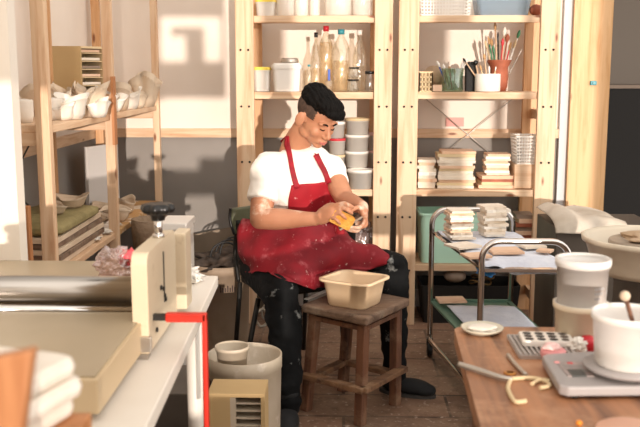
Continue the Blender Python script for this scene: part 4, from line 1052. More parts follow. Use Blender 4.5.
# head frame
hy, hp, hr = math.radians(44), math.radians(31), math.radians(0)
HC = at(316.5, 117, Y=3.66)
fwd0 = Vector((math.sin(hy), -math.cos(hy), 0)); lft = Vector((math.cos(hy), math.sin(hy), 0))   # +x local = person's left
fwd = fwd0*math.cos(hp)-Vector((0, 0, 1))*math.sin(hp); upv = lft.cross(fwd); 
if upv.z < 0: upv = -upv
HM = Matrix((lft, fwd, upv)).transposed()
def hpnt(x, y, z): return HC+HM @ Vector((x, y, z))
def hell(bm, c, r, rot=None, sub=3): ell(bm, hpnt(*c), r, HM @ (rot if rot is not None else Matrix.Identity(3)), sub)
bm = nb()
hell(bm, (0, -.012, .030), (.072, .092, .078), sub=4)
hell(bm, (0, .022, -.022), (.062, .066, .080), sub=4)
hell(bm, (0, .030, -.058), (.048, .055, .048), sub=3)
hell(bm, (0, .062, -.092), (.022, .020, .016))
for s in (-1, 1):
    hell(bm, (s*.036, .055, -.030), (.024, .024, .026))      # cheek
    hell(bm, (s*.030, .074, .016), (.024, .012, .008))      # brow ridge
    hell(bm, (s*.027, .073, -.002), (.013, .011, .008))     # eyelid
    hell(bm, (s*.011, .094, -.040), (.008, .010, .007))     # nostril
    hell(bm, (s*.083, -.004, -.008), (.009, .021, .034), rot=Matrix.Rotation(s*.55, 3, 'Z'))   # ear
    hell(bm, (s*.050, .012, -.062), (.014, .030, .022))     # jaw
tube(bm, [hpnt(0, .078, .012), hpnt(0, .090, -.012), hpnt(0, .104, -.036)], [.009, .009, .0125], 12)
hell(bm, (0, .100, -.038), (.011, .011, .010))
hell(bm, (0, .087, -.061), (.020, .010, .0055)); hell(bm, (0, .085, -.070), (.018, .010, .0062))
hell(bm, (0, .078, -.066), (.026, .012, .016))
# neck, torso, limbs
tube(bm, [hpnt(0, -.035, -.01), hpnt(0, -.03, -.07), NB+Vector((0, 0, .03)), NB+Vector((0, .01, -.06))], [.052, .055, .060, .075], 20)
def limb(bm, pts, rs, n=18, sub=5): 
    tube(bm, pts, rs, n, sub=sub)
    for p_, r_ in ((pts[0], rs[0]), (pts[-1], rs[-1])): ell(bm, p_, (r_*.98,)*3, sub=3)
shv = (LS-RS)
for k, (c, rx_, rz_) in enumerate(()): pass
SHC = (RS+LS)/2; TR = rz(math.atan2(shv.y, shv.x))
ell(bm, CHEST+Vector((0, .03, .02)), (.150, .095, .15), TR, 4)
ell(bm, BELLY+Vector((0, .04, 0)), (.150, .115, .16), TR, 4); ell(bm, PEL+Vector((0, .02, .02)), (.17, .13, .11), TR, 4)
limb(bm, [NB+Vector((0, .02, -.05)), RS], [.06, .052]); limb(bm, [NB+Vector((0, .02, -.05)), LS], [.06, .052])
limb(bm, [RS, RS+(RE-RS)*.5, RE], [.052, .052, .043]); limb(bm, [RE, RE+(RW-RE)*.35, RE+(RW-RE)*.8, RW], [.042, .044, .031, .027])
limb(bm, [LS, LS+(LE-LS)*.5, LE], [.050, .047, .040]); limb(bm, [LE, LE+(LW-LE)*.35, LW], [.038, .038, .026])
limb(bm, [HR, HR+(KR-HR)*.5, KR], [.085, .075, .055]); limb(bm, [HL, HL+(KL-HL)*.5, KL], [.085, .075, .055])
limb(bm, [KR, KR+(AR-KR)*.35, AR], [.052, .052, .034]); limb(bm, [KL, KL+(AL-KL)*.35, AL], [.052, .052, .034])
# hands. right hand rests over the sponge, left hand cups from the right
def hand(bm, wrist, palm_end, side, fingers, thumb, pr=.020, wid=.036):
    """palm volume + five separate finger chains"""
    ax = (palm_end-wrist).normalized()
    nrm_ = ax.cross(side).normalized(); sd = nrm_.cross(ax).normalized()
    rot = Matrix((sd, ax, nrm_)).transposed()
    ell(bm, wrist+(palm_end-wrist)*.55, (wid, (palm_end-wrist).length*.66, .016), rot, 3)
    tube(bm, [wrist, wrist+(palm_end-wrist)*.5], [.024, .022], 12)
    for pts, r_ in fingers: tube(bm, pts, [r_, r_*.98, r_*.92, r_*.75][:len(pts)], 10, sub=4); ell(bm, pts[-1], (r_*.75,)*3, sub=2)
    tube(bm, thumb, [.011, .010, .0085][:len(thumb)], 10, sub=4); ell(bm, thumb[-1], (.0085,)*3, sub=2)
PE = at(331, 212, Y=3.40)
fr = []
for k, (ex, ey, mx, my) in enumerate(((353, 207, 343, 203.5), (352, 213.5, 343, 208.5), (346, 219, 339, 213.5), (340, 224, 334, 218.5))):
    root = at(329+k*-.6, 207+k*4.2, Y=3.415); fr.append(([root, at(mx, my, Y=3.375), at((mx+ex)/2+1, (my+ey)/2, Y=3.362), at(ex, ey, Y=3.375)], .0092-.0006*k))
hand(bm, RW, PE, (at(331, 222, Y=3.4)-at(331, 204, Y=3.42)), fr, [at(322, 210, Y=3.44), at(330, 205, Y=3.45), at(340, 206, Y=3.445)])
PE2 = at(365, 217, Y=3.41)
fr = []
for k, (ex, ey, mx, my) in enumerate(((350, 227, 359, 227), (347, 229.5, 356, 230.5), (356, 224, 363, 226), (354, 221, 363, 222.5))):
    root = at(366-k*.5, 218-k*1.6, Y=3.415+.012*k); fr.append(([root, at(mx+3, my-1, Y=3.40+.012*k), at(mx-2, my+.5, Y=3.395+.012*k), at(ex, ey, Y=3.40+.012*k)], .0088))
hand(bm, LW, PE2, Vector((0, 1, .1)), fr, [at(362, 208, Y=3.43), at(357, 207.5, Y=3.40), at(351, 210.5, Y=3.385)], wid=.034)
# feet
for A_, dv_ in ((AR, Vector((-.05, -1, 0)).normalized()), (AL, Vector((.93, -.35, 0)).normalized())): 
    tube(bm, [A_+Vector((0, 0, -.02)), A_+dv_*.06+Vector((0, 0, -.052)), A_+dv_*.14+Vector((0, 0, -.06))], [.030, .024, .018], 14)
def paint(b2):
    pass
body = fuse('body', bm, 'skin', person, vox=.0042, sm=3)
# dust on the forearms: second material by position
me = body.data; me.materials.append(M['skindust'])
for p_ in me.polygons:
    c = p_.center+PB
    if c.z < .88 and c.z > .62 and c.y < 3.66: p_.material_index = 1
# eyes, brows, lashes, lips
bm = nb()
for s in (-1, 1): tube(bm, [hpnt(s*.014, .0895, .014), hpnt(s*.028, .0885, .0205), hpnt(s*.046, .074, .014)], [.0025, .0036, .0016], 8)
obj('eyebrows', bm, 'hair', body)
bm = nb()
for s in (-1, 1): tube(bm, [hpnt(s*.015, .083, -.006), hpnt(s*.027, .0865, -.0085), hpnt(s*.040, .078, -.005)], [.0012, .0022, .0014], 8)
obj('eyelashes', bm, 'hair', body)
bm = nb(); tube(bm, [hpnt(-.021, .087, -.065), hpnt(0, .0965, -.064), hpnt(.021, .087, -.065)], [.002, .0042, .002], 8); tube(bm, [hpnt(-.018, .086, -.070), hpnt(0, .094, -.0715), hpnt(.018, .086, -.070)], [.002, .0045, .002], 8)
obj('lips', bm, mat('lips', '#b5675a', .45), body)
# hair: full black top over shaved sides
bm = nb()
hell(bm, (0, -.010, .068), (.070, .088, .056), sub=4)
hell(bm, (0, .045, .084), (.062, .055, .036), sub=4)
hell(bm, (.004, .082, .070), (.052, .030, .021), sub=4)
hell(bm, (.012, .098, .060), (.034, .016, .014), sub=3)
hell(bm, (0, -.052, .072), (.062, .052, .054), sub=4)
def hairnoise(b2):
    b2.normal_update()
    for v in b2.verts:
        lc = HM.transposed() @ (v.co-HC); v.co += v.normal*(.0042*noise.noise(Vector((lc.x*150+lc.y*25, lc.y*22, lc.z*60)))+.003*noise.noise(v.co*22))
hair = fuse('hair', bm, 'hair', person, vox=.0024, sm=5, extra=hairnoise)
bm = nb()
rs_ = bmesh.ops.create_icosphere(bm, subdivisions=5, radius=1)
for v in list(bm.verts):
    x, y, z = v.co.x*.0735, v.co.y*.0938-.012, v.co.z*.0795+.030
    v.co = Vector((x, y, z))
kill = [v for v in bm.verts if v.co.z < (-.028 if v.co.y < -.03 else (-.005+.0*v.co.y)) or v.co.y > .048 or (v.co.z < .012 and v.co.y > .012)]
bmesh.ops.delete(bm, geom=kill, context='VERTS')
for v in bm.verts: v.co = HC+HM @ v.co
for f in bm.faces: f.smooth = True
obj('shaved_sides', bm, 'fade', hair)
# t-shirt
bm = nb()
ell(bm, CHEST+Vector((0, .025, .015)), (.168, .118, .165), TR, 4)
ell(bm, BELLY+Vector((0, .035, 0)), (.168, .132, .18), TR, 4)
for s_, S_, E_, f_ in ((-1, RS, RE, .66), (1, LS, LE, .52)):
    tube(bm, [NB+Vector((0, .02, -.055)), S_+Vector((0, 0, .0)), S_+(E_-S_)*.35, S_+(E_-S_)*f_], [.062, .060, .062 if s_ < 0 else .056, .065 if s_ < 0 else .056], 24)
    ell(bm, S_, (.059,)*3)
tube(bm, [NB+Vector((0, .012, -.05)), NB+Vector((0, .004, .005))], [.09, .068], 24)
def wrink(b2):
    b2.normal_update()
    for v in b2.verts: v.co += v.normal*(.007*noise.noise(Vector((v.co.x*16, v.co.y*16, v.co.z*9)))+.003*noise.noise(v.co*40))
shirt = fuse('t_shirt', bm, 'tshirt', person, vox=.007, sm=4, extra=wrink)
# trousers
bm = nb()
ell(bm, PEL+Vector((0, .02, .01)), (.185, .145, .12), TR, 4)
limb(bm, [HR, HR+(KR-HR)*.5, KR], [.100, .092, .074]); limb(bm, [HL, HL+(KL-HL)*.5, KL], [.100, .090, .074])
limb(bm, [KR, KR+(AR-KR)*.3, KR+(AR-KR)*.65, AR+Vector((0, 0, -.02))], [.070, .070, .062, .048]); limb(bm, [KL, KL+(AL-KL)*.3, KL+(AL-KL)*.65, AL+Vector((0, 0, -.02))], [.068, .064, .056, .046])
def wrink2(b2):
    b2.normal_update()
    for v in b2.verts: v.co += v.normal*(.010*noise.noise(Vector((v.co.x*10, v.co.y*10, v.co.z*22)))+.003*noise.noise(v.co*45))
ell(bm, AR+Vector((0, 0, -.01)), (.05, .05, .05)); ell(bm, AL+Vector((0, 0, -.01)), (.048, .048, .05))
tro = fuse('trousers', bm, 'trousers', person, vox=.007, sm=3, extra=wrink2)
bm = nb(); q = at(259, 277, Y=3.545); box(bm, q, (.016, .008, .034), ry(.45)); obj('pocket_tag', bm, 'paper', tro)
# shoes
for A_, dv_ in ((AR, Vector((-.05, -1, 0)).normalized()), (AL, Vector((.93, -.35, 0)).normalized())):
    sd_ = Vector((-dv_.y, dv_.x, 0)); g = Vector((A_.x, A_.y, 0)); bm = nb()
    rot = Matrix((sd_, dv_, Vector((0, 0, 1)))).transposed()
    ell(bm, g-dv_*.015+Vector((0, 0, .055)), (.040, .05, .045), rot); ell(bm, g+dv_*.08+Vector((0, 0, .038)), (.046, .09, .034), rot); ell(bm, g+dv_*.135+Vector((0, 0, .030)), (.044, .05, .026), rot)
    tube(bm, [g+Vector((0, 0, .04)), g+Vector((0, 0, .125))], [.043, .041], 16)
    sh = fuse('shoe', bm, 'shoe', person, vox=.006, sm=3)
    bm = nb(); prism(bm, [((g+dv_*(.06+.125*math.cos(a))+sd_*(.045*math.sin(a))).x, (g+dv_*(.06+.125*math.cos(a))+sd_*(.045*math.sin(a))).y) for a in [2*PI*i/24 for i in range(24)]], 0, .014); obj('sole', bm, 'sole', sh)
# apron: bib, straps, skirt
dgx = bpy.context.evaluated_depsgraph_get(); dgx.update()
from mathutils.bvhtree import BVHTree
def bvh(*obs):
    vs = []; fs = []
    for o in obs:
        off = len(vs); mw = o.matrix_world
        w0 = Vector((0, 0, 0)); p = o
        while p is not None: w0 += Vector(p.location); p = p.parent
        vs += [v.co+w0 for v in o.data.vertices]; fs += [[off+i for i in p_.vertices] for p_ in o.data.polygons]
    return BVHTree.FromPolygons(vs, fs)
CAMP = Vector((0, 0, CH))
TB = bvh(shirt, body)
def drape(px, py, tree, off=.006, fallback=3.6):
    """point on the garment surface met at that place of the chest, lifted a little outwards"""
    tgt = at(px, py, Y=3.6); d_ = (tgt-CAMP).normalized()
    h = tree.ray_cast(CAMP, d_)
    if h[0] is None: return at(px, py, Y=fallback)
    n_ = h[1]
    if n_.dot(d_) > 0: n_ = -n_
    return h[0]+n_*off
apron = None
rowsb = []
SK = bvh(shirt, tro)
ys = [185, 192, 200, 209, 218, 226, 234]
for i, y in enumerate(ys):
    x0 = 291.5-1.2*i; x1 = 333+2.0*i
    rowsb.append([drape(x0+(x1-x0)*k/7, y+(-3.5*(k/7) if i == 0 else -2*(k/7)*(1-i/6)), bvh(shirt) if False else SK, .009) for k in range(8)])
# smooth the bib so that it hangs flat
for it in range(2):
    for i in range(1, len(rowsb)-1):
        for k in range(1, 7): rowsb[i][k] = (rowsb[i][k]*2+rowsb[i-1][k]+rowsb[i+1][k]+rowsb[i][k-1]+rowsb[i][k+1])/6
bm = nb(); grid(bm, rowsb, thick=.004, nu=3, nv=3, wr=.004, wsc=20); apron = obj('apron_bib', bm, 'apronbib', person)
def ribbon(bm, pts, w, tree, off=.006, vert=False):
    prev = None
    L_ = []; 
    for i in range(len(pts)):
        a = pts[max(i-1, 0)]; b = pts[min(i+1, len(pts)-1)]
        dx, dy = b[0]-a[0], b[1]-a[1]; l = math.hypot(dx, dy); nx, ny = -dy/l, dx/l
        L_.append([drape(pts[i][0]+nx*w*s, pts[i][1]+ny*w*s, tree, off) for s in (-1, 0, 1)])
    grid(bm, L_, thick=.003, nu=2, nv=3)
bm = nb(); ribbon(bm, [(297, 188), (294, 178), (291.5, 166), (289.5, 154), (288, 143), (287.5, 136)], 2.6, TB); ribbon(bm, [(330, 184), (325, 174), (319, 163), (315, 155)], 2.8, TB)
# back-of-neck loop
nk = [drape(287.5, 137, TB), NB+Vector((-.055, .05, .06)), NB+Vector((0, .085, .06)), NB+Vector((.06, .04, .03)), drape(315, 155, TB)]
tube(bm, nk, .006, 8, flat=.5)
obj('neck_strap', bm, 'strap', apron)
G = [[(243, 219, 3.78), (258, 221, 3.69), (275, 222, 3.65), (295, 223, 3.63), (318, 223, 3.63), (338, 226, 3.66), (346, 229, 3.70)],
     [(238, 236, 3.74), (256, 240, 3.63), (275, 242, 3.58), (298, 241, 3.56), (322, 240, 3.58), (345, 238, 3.62), (360, 239, 3.70)],
     [(237, 248, 3.72), (253, 251, 3.60), (275, 253, 3.53), (300, 253, 3.50), (325, 251, 3.54), (352, 246, 3.60), (376, 245, 3.67)],
     [(238, 259, 3.71), (252, 262, 3.585), (274, 263, 3.475), (300, 268, 3.43), (326, 264, 3.54), (354, 257, 3.60), (388, 252, 3.63)],
     [(243, 268, 3.70), (254, 271, 3.58), (275, 271, 3.44), (301, 281, 3.40), (326, 278, 3.56), (354, 268, 3.60), (389, 259, 3.61)],
     [(248, 271, 3.70), (257, 273, 3.58), (276, 273, 3.43), (303, 286, 3.42), (322, 289, 3.57), (352, 277, 3.60), (386, 263, 3.60)]]
rowsk = [[at(*p[:2], Y=p[2]) for p in r] for r in G]
TT = bvh(tro, shirt)
def front(p):
    d_ = (p-CAMP); L_ = d_.length; d_.normalize(); h = TT.ray_cast(CAMP, d_)
    if h[0] is not None and h[3] < L_+.0: return CAMP+d_*(h[3]-.012)
    return p
rs2 = [catmull(r, 3) for r in rowsk]; rs2 = [list(c) for c in zip(*[catmull(c, 3) for c in zip(*rs2)])]
rs2 = [[p for p in r] for r in rs2]
nR, nC = len(rs2), len(rs2[0])
rs2 = [[front(p) for p in r] for r in rs2]
for it in range(2):
    rs2 = [[(rs2[i][j]*2+rs2[max(i-1, 0)][j]+rs2[min(i+1, nR-1)][j]+rs2[i][max(j-1, 0)]+rs2[i][min(j+1, nC-1)])/6 if 0 < i < nR-1 and 0 < j < nC-1 else rs2[i][j] for j in range(nC)] for i in range(nR)]
rs2 = [[front(p) for p in r] for r in rs2]
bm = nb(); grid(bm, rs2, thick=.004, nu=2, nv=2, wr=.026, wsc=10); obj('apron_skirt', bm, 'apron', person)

# what the hands hold
bm = nb(); q = at(342, 219.5, Y=3.402); rot = ry(math.radians(28))@rz(.15); box(bm, q, (.092, .036, .058), rot, bev=.012)
for v in bm.verts: v.co += Vector((.003*noise.noise(v.co*40), .002, .003*noise.noise(v.co*40+Vector((5, 0, 0)))))
single('sponge', 'yellow sponge squeezed in the right hand', 'sponge', bm, 'sponge', base=q)
bm = nb(); q = at(351, 222, Y=3.43); ax = (at(362, 215, Y=3.43)-at(338, 229, Y=3.42)); rot = Matrix((ax.normalized(), Vector((0, 1, 0)).cross(ax).normalized().cross(ax.normalized()) if False else (Vector((0, 1, 0))-ax.normalized()*ax.normalized().y).normalized(), ax.normalized().cross((Vector((0, 1, 0))-ax.normalized()*ax.normalized().y).normalized()))).transposed()
box(bm, q, (ax.length, .07, .008), rot, bev=.003); single('clay_slab', 'thin grey clay piece held in the left hand', 'clay piece', bm, 'clay', base=q)

# ================================================================== TROLLEY
t = thing('trolley', 'chrome tube trolley with cloth-covered trays beside the shelves', 'trolley', (.55, 3.75, 0))
YA = 4.12; YBn = 3.34; zT = .715; r_t = .0125
xa0 = at(430.5, 300, Y=YA).x; xa1 = at(512, 250, Y=YA).x; xb0 = at(481, 290, Y=YBn).x; xb1 = at(570, 250, Y=YBn).x
bm = nb()
def uframe(bm, x0, x1, Y, zf):
    rc = .07; pts = [(x0, Y, zf)]
    pts += [(x0, Y, zT-rc-.0)]
    for k in range(1, 7): a = PI-PI/2*k/6; pts.append((x0+rc+rc*math.cos(a), Y, zT-rc+rc*math.sin(a)))
    for k in range(0, 7): a = PI/2-PI/2*k/6; pts.append((x1-rc+rc*math.cos(a), Y, zT-rc+rc*math.sin(a)))
    pts.append((x1, Y, zf)); tube(bm, pts, r_t, 14, smooth_path=False)
uframe(bm, xa0, xa1, YA, .10); obj('end_frame', bm, 'chrome', t)
bm = nb(); uframe(bm, xb0, xb1, YBn, .10); obj('end_frame', bm, 'chrome', t)
for (a, b) in ((xa0, xb0), (xa1, xb1)):
    bm = nb(); tube(bm, [(a, YA, .11), (a, YA-.03, .085), (b, YBn+.03, .085), (b, YBn, .11)], r_t*.9, 12, smooth_path=False); obj('base_tube', bm, 'chrome', t)
zt1, zt2 = .60, .27
for (z, m_, nm) in ((zt1, 'chrome', 'upper_tray'), (zt2, 'greentray', 'lower_tray')):
    bm = nb(); e = .008
    P4 = [(xa0+e, YA), (xb0+e, YBn), (xb1-e, YBn), (xa1-e, YA)]
    prism(bm, P4, z-.006, z)
    for i in range(4): span(bm, (*P4[i], z+.002), (*P4[(i+1) % 4], z+.002), .012 if nm == 'upper_tray' else .022, .010)
    obj(nm, bm, m_, t)
for (x, y) in ((xa0, YA), (xa1, YA), (xb0, YBn), (xb1, YBn)):
    bm = nb(); lathe(bm, [(0, -.012), (.034, -.012), (.036, -.006), (.036, .006), (.034, .012), (0, .012)], (x, y, .037), 24, axis=ry(PI/2)); box(bm, (x, y, .075), (.03, .02, .03)); obj('caster', bm, 'black', t)
# cloths on both trays
def tp(u, v, z): # u along depth 0=far,1=near ; v left->right
    x0 = xa0+(xb0-xa0)*u; x1 = xa1+(xb1-xa1)*u; return Vector((x0+(x1-x0)*v, YA+(YBn-YA)*u, z))
rows = []
for i in range(7):
    u = .02+.96*i/6; rows.append([tp(u, .05+.95*j/6, zt1+.014+.004*R.random()-(.03 if i == 6 and j > 1 else 0)) for j in range(7)])
bm = nb(); grid(bm, rows, thick=.0025, nu=3, nv=3, wr=.004, wsc=22); single('cloth', 'pale blue cloth spread over the upper trolley tray', 'cloth', bm, 'cloth')
rows = []
for i in range(7):
    u = .16+.80*i/6; rows.append([tp(u, .12+.84*j/6, zt2+.014+.004*R.random()) for j in range(7)])
bm = nb(); grid(bm, rows, thick=.0025, nu=3, nv=3, wr=.004, wsc=22); single('cloth', 'pale blue cloth spread over the lower trolley tray', 'cloth', bm, 'cloth')
ztc = zt1+.022
def tstk(x0, x1, yb, yt, Yf, n, d, lb, gp, order, rough=.006):
    a = at(x0, 220, Y=Yf); b = at(x1, 220, Y=Yf); top = at(x0, yt, Y=Yf).z
    stack(n, (a.x+b.x)/2, Yf+d/2, ztc, b.x-a.x, d, (top-ztc)/n/.9, lb, gp, order=order, jit=.008, rough=rough, yaw=.15)
tstk(449, 472, 0, 212, 3.86, 13, .11, 'one of the white tiles in the left stack on the trolley', 'tiles in the left trolley stack', ['bisque2', 'paper', 'bisque2', 'bisque'])
tstk(483, 506, 0, 208, 3.92, 11, .11, 'one of the white tiles in the right stack on the trolley', 'tiles in the right trolley stack', ['paper', 'bisque2', 'bisque2'])
for (x, y, w, rt_, m_, lb) in ((463, 247, .12, .5, 'bisque2', 'square tile lying flat at the front of the left trolley stack'), (505, 252, .13, .1, 'bisque', 'square pink tile lying flat at the tray middle'), (531, 247, .10, .3, 'bisque2', 'white tile lying flat behind the near chrome bar'), (545, 252, .06, -.5, 'bisque', 'small tile at the right end of the upper tray'), (476, 257, .10, .3, 'bisque', 'tile at the left edge of the upper tray')):
    q = at(x, y, Z=ztc+.002); bm = nb(); box(bm, (0, 0, .006), (w, w*.9, .010), bev=.002); o = single('clay_tile', lb, 'tile', bm, m_); o.location = q; o.rotation_euler = (0, 0, rt_)
q = at(451, 301, Z=zt2+.022); bm = nb(); box(bm, (0, 0, .006), (.13, .10, .010), bev=.002); o = single('clay_tile', 'single pink tile on the lower trolley tray', 'tile', bm, 'bisque'); o.location = q; o.rotation_euler = (0, 0, .1)
bm = nb(); q = at(488, 259, Y=3.42); ell(bm, (q.x, 3.45, zt1-.026), (.038, .07, .018), nz=.2, sub=4); single('blue_bag', 'blue plastic bag tucked under the upper tray cloth', 'bag', bm, 'bluebag')

# ================================================================== RIGHT WORK TABLE
WZ = .75
t = thing('work_table', 'brown wooden work table at the lower right', 'table', (1.0, 1.6, 0))
c1 = at(453, 326, Z=WZ); c2 = at(480, 427, Z=WZ)
sl = (c1.x-c2.x)/(c1.y-c2.y); c3x = c2.x-sl*(c2.y-.55)
bm = nb(); poly = [(c3x, .55), (1.35, .55), (1.55, c1.y)]
for k in range(5): a = PI/2+PI/2*k/4; poly.append((c1.x+.03+.03*math.cos(a), c1.y-.03+.03*math.sin(a)))
prism(bm, poly, WZ-.035, WZ); bev_all(bm, .003); obj('tabletop', bm, 'tabletop', t)
for (x, y) in ((c1.x+.07, c1.y-.07), (1.4, c1.y-.07), (.3, .65), (1.28, .65)):
    bm = nb(); box(bm, (x, y, (WZ-.036)/2), (.05, .05, WZ-.037), bev=.003); obj('leg', bm, 'stoolwood', t)
# dish
q = at(482, 332, Z=WZ); t = single('saucer', 'pale oval saucer at the back left corner of the work table', 'saucer', (lambda b: (lathe(b, [(0, 0), (.035, 0), (.047, .008), (.050, .013), (.047, .013), (.034, .006), (0, .005)], (0, 0, 0), 36), b)[1])(nb()), mat('pale_green_glaze', '#cfc8b4', .3)); t.location = q
bm = nb(); ell(bm, (0, 0, .010), (.033, .032, .006), nz=.2); 
o = single('clay_slip', 'white slip drying inside the pale saucer', 'slip', bm, 'plaster2'); o.location = q
# ridged tray + palette
Ht = WZ
a = at(506, 333, Z=Ht+.012); b = at(508, 354, Z=Ht+.012); c = at(568, 355, Z=Ht+.012)
t = thing('ridged_tray', 'grey ridged plastic tray under the paint palette', 'tray', (a.x, b.y, Ht))
bm = nb(); w = c.x-b.x; d_ = a.y-b.y; rtub(bm, [(w*.97, d_*.97, .006, 0), (w, d_, .008, .009), (w*.98, d_*.97, .007, .009), (w*.94, d_*.92, .006, .004)], (a.x+w/2, b.y+d_/2, Ht)); obj('tray_base', bm, 'tray', t)
bm = nb()
for k in range(12): box(bm, (a.x+w*(.04+.92*k/11), b.y+d_/2, Ht+.007), (w*.03, d_*.94, .008))
obj('ridges', bm, 'tray', t)
pc = at(546, 338, Z=Ht+.02)
t = thing('paint_palette', 'cream palette with dark paint wells on the ridged tray', 'palette', (pc.x, pc.y, Ht+.0115))
PW, PD = .112, .075
bm = nb(); rtub(bm, [(PW, PD, .008, 0), (PW*1.02, PD*1.02, .01, .008), (PW, PD, .009, .012)], (0, 0, 0)); obj('palette_body', bm, 'whitepot', t, world=False)
for r0 in range(3):
    for c0 in range(4):
        bm = nb(); lathe(bm, [(0, 0), (.0095, 0), (.0095, .0012), (0, .0012)], ((c0-1.5)*PW*.235, (r0-1)*PD*.29, .0120), 20, sy=.85); obj('paint_well', bm, mat('paint%d%d' % (r0, c0), ['#1d1a18', '#2b211e', '#33302e', '#1a2022'][(r0+c0*2) % 4] if c0 < 3 else '#564a40', .4), t, world=False)
t.rotation_euler = (0, 0, -.06)
# pink tub
q = at(553, 356, Z=WZ+.01); 
t = thing('paint_tub', 'small pink paint tub in front of the palette', 'tub', (q.x, q.y-.0, WZ+.0))
q = at(553, 359, Z=WZ); t.location = q
bm = nb(); lathe(bm, [(0, 0), (.022, 0), (.026, .004), (.027, .018), (.024, .022), (0, .022)], (0, 0, 0), 28); obj('tub_body', bm, 'pink', t, world=False)
bm = nb(); ell(bm, (-.004, 0, .026), (.019, .017, .010), nz=.2); obj('powder', bm, 'pinklid', t, world=False)
bm = nb(); q = at(577, 352, Z=WZ); ell(bm, q+Vector((0, 0, .014)), (.018, .016, .016), nz=.4, nsc=12, sub=4); single('crumpled_tissue', 'crumpled white tissue between palette and red cap', 'tissue', bm, 'towel', base=q)
bm = nb(); q = at(588, 350, Z=WZ); lathe(bm, [(0, 0), (.017, 0), (.018, .022), (.014, .03), (0, .031)], q, 24); single('paint_pot', 'round red pot beside the big white container', 'pot', bm, 'redpl', base=q)
# scale
t = thing('kitchen_scale', 'grey digital kitchen scale at the right of the work table', 'scale', at(620, 378, Z=WZ))
sa = at(541, 357, Z=WZ+.02); sb = at(566, 390, Z=WZ+.02)
bm = nb(); u1 = (Vector((sb.x, sb.y, 0))-Vector((sa.x, sa.y, 0))); 
p1 = Vector((sa.x, sa.y)); p2 = Vector((sb.x, sb.y)); 
pl = [(p1.x+.012, p1.y+.004), (p1.x, p1.y-.008), (p2.x-.010, p2.y+.012), (p2.x+.004, p2.y), (p2.x+.20, p2.y+.012), (p2.x+.24, p2.y+.05), (p2.x+.22, p1.y+.03), (p1.x+.10, p1.y+.02)]
prism(bm, pl, WZ+.006, WZ+.026); bev_all(bm, .005, 3); obj('scale_body', bm, 'greyscale', t)
for (x, y) in ((p1.x+.03, p1.y-.012), (p2.x+.02, p2.y+.015), (p2.x+.2, p2.y+.04), (p2.x+.2, p1.y)):
    bm = nb(); lathe(bm, [(0, WZ), (.006, WZ), (.006, WZ+.007), (0, WZ+.007)], (x, y, 0), 12); obj('foot', bm, 'blackm', t)
s1 = at(575, 369, Z=WZ+.027); fwd_ang = math.atan2(p2.y-p1.y, p2.x-p1.x)+PI/2
bm = nb(); box(bm, (s1.x, s1.y, WZ+.0268), (.050, .085, .0016), rz(fwd_ang)); obj('control_panel', bm, 'panelgrey', t)
s2 = at(577, 373, Z=WZ+.028); bm = nb(); box(bm, (s2.x, s2.y, WZ+.028), (.028, .038, .0022), rz(fwd_ang)); obj('display', bm, 'greydark', t)
for (x, y, m_) in ((557, 362, 'pink'), (570, 363, 'redpl')):
    s3 = at(x, y, Z=WZ+.028); bm = nb(); box(bm, (s3.x, s3.y, WZ+.028), (.010, .006, .002), rz(fwd_ang)); obj('button', bm, m_, t)
wc = at(626, 368, Z=WZ+.035)
bm = nb(); lathe(bm, [(0, WZ+.026), (.055, WZ+.026), (.075, WZ+.034), (.082, WZ+.040), (.080, WZ+.043), (0, WZ+.042)], (wc.x, wc.y, 0), 48); obj('weighing_plate', bm, 'greyscale', t)
t = thing('plastic_container', 'big milky container standing on the kitchen scale', 'container', (wc.x, wc.y, WZ+.044))
rr3 = .068; h3 = at(620, 319, Y=wc.y-.05).z-(WZ+.044)
bm = nb(); lathe(bm, [(0, 0), (rr3*.84, 0), (rr3*.88, .006), (rr3*.98, h3*.86), (rr3*1.03, h3*.87), (rr3*1.03, h3), (rr3*.96, h3), (rr3*.84, .006), (0, .006)], (0, 0, 0), 44); obj('container_body', bm, 'tubmilk', t, world=False)
bm = nb(); lathe(bm, [(0, .007), (rr3*.82, .007), (rr3*.86, h3*.35), (0, h3*.35)], (0, 0, 0), 32); obj('powder', bm, 'plaster2', t, world=False)
# spoon in container
sp0 = at(636, 330, Y=wc.y+.01); sp1 = at(625, 296, Y=wc.y-.02)
t = thing('wooden_spoon', 'wooden spoon with pale knob leaning out of the big container', 'spoon', sp0)
bm = nb(); low = Vector((wc.x+.03, wc.y, WZ+.062)); tube(bm, [low, sp1], .0045, 10); obj('handle', bm, 'stoolwood', t)
bm = nb(); ell(bm, sp1, (.010, .010, .010)); obj('tip', bm, 'plaster', t)
# stacked deli buckets
bk = on(591, 1.98, WZ)
def pail(lb, z, r, h, m_, lidm, prt=False, fill=None):
    t = thing('plastic_bucket', lb, 'bucket', (bk.x, bk.y, z))
    bm = nb(); lathe(bm, [(0, 0), (r*.86, 0), (r*.9, .004), (r*.96, h*.84), (r*1.02, h*.84), (r*1.04, h*.9), (r*1.04, h), (r*.97, h), (r*.88, .005), (0, .005)], (0, 0, 0), 44); obj('bucket_body', bm, m_, t, world=False)
    bm = nb(); lathe(bm, [(0, h*.90), (r*.955, h*.90), (r*.96, h*.985), (r*1.0, h*1.0), (r*1.0, h*1.012), (r*.93, h*1.0), (r*.92, h*.93), (0, h*.93)], (0, 0, 0), 44); obj('lid', bm, lidm, t, world=False)
    if prt:
        bm = nb()
        for j in range(3): print_marks(bm, r*.945, [(.25+.10*k, h*.42-.011*j, .07, .005) for k in range(5-j)])
        obj('grey_print', bm, 'greyprint', t, world=False)
    return t
h1 = .088; r1 = 27*1.98/F*1.0
pail('creamy lidded bucket at the bottom of the bucket pair', WZ, r1, h1, 'tubcream', 'tubmilk')
h2 = at(585, 261, Y=1.98-.06).z-(WZ+h1+.003)
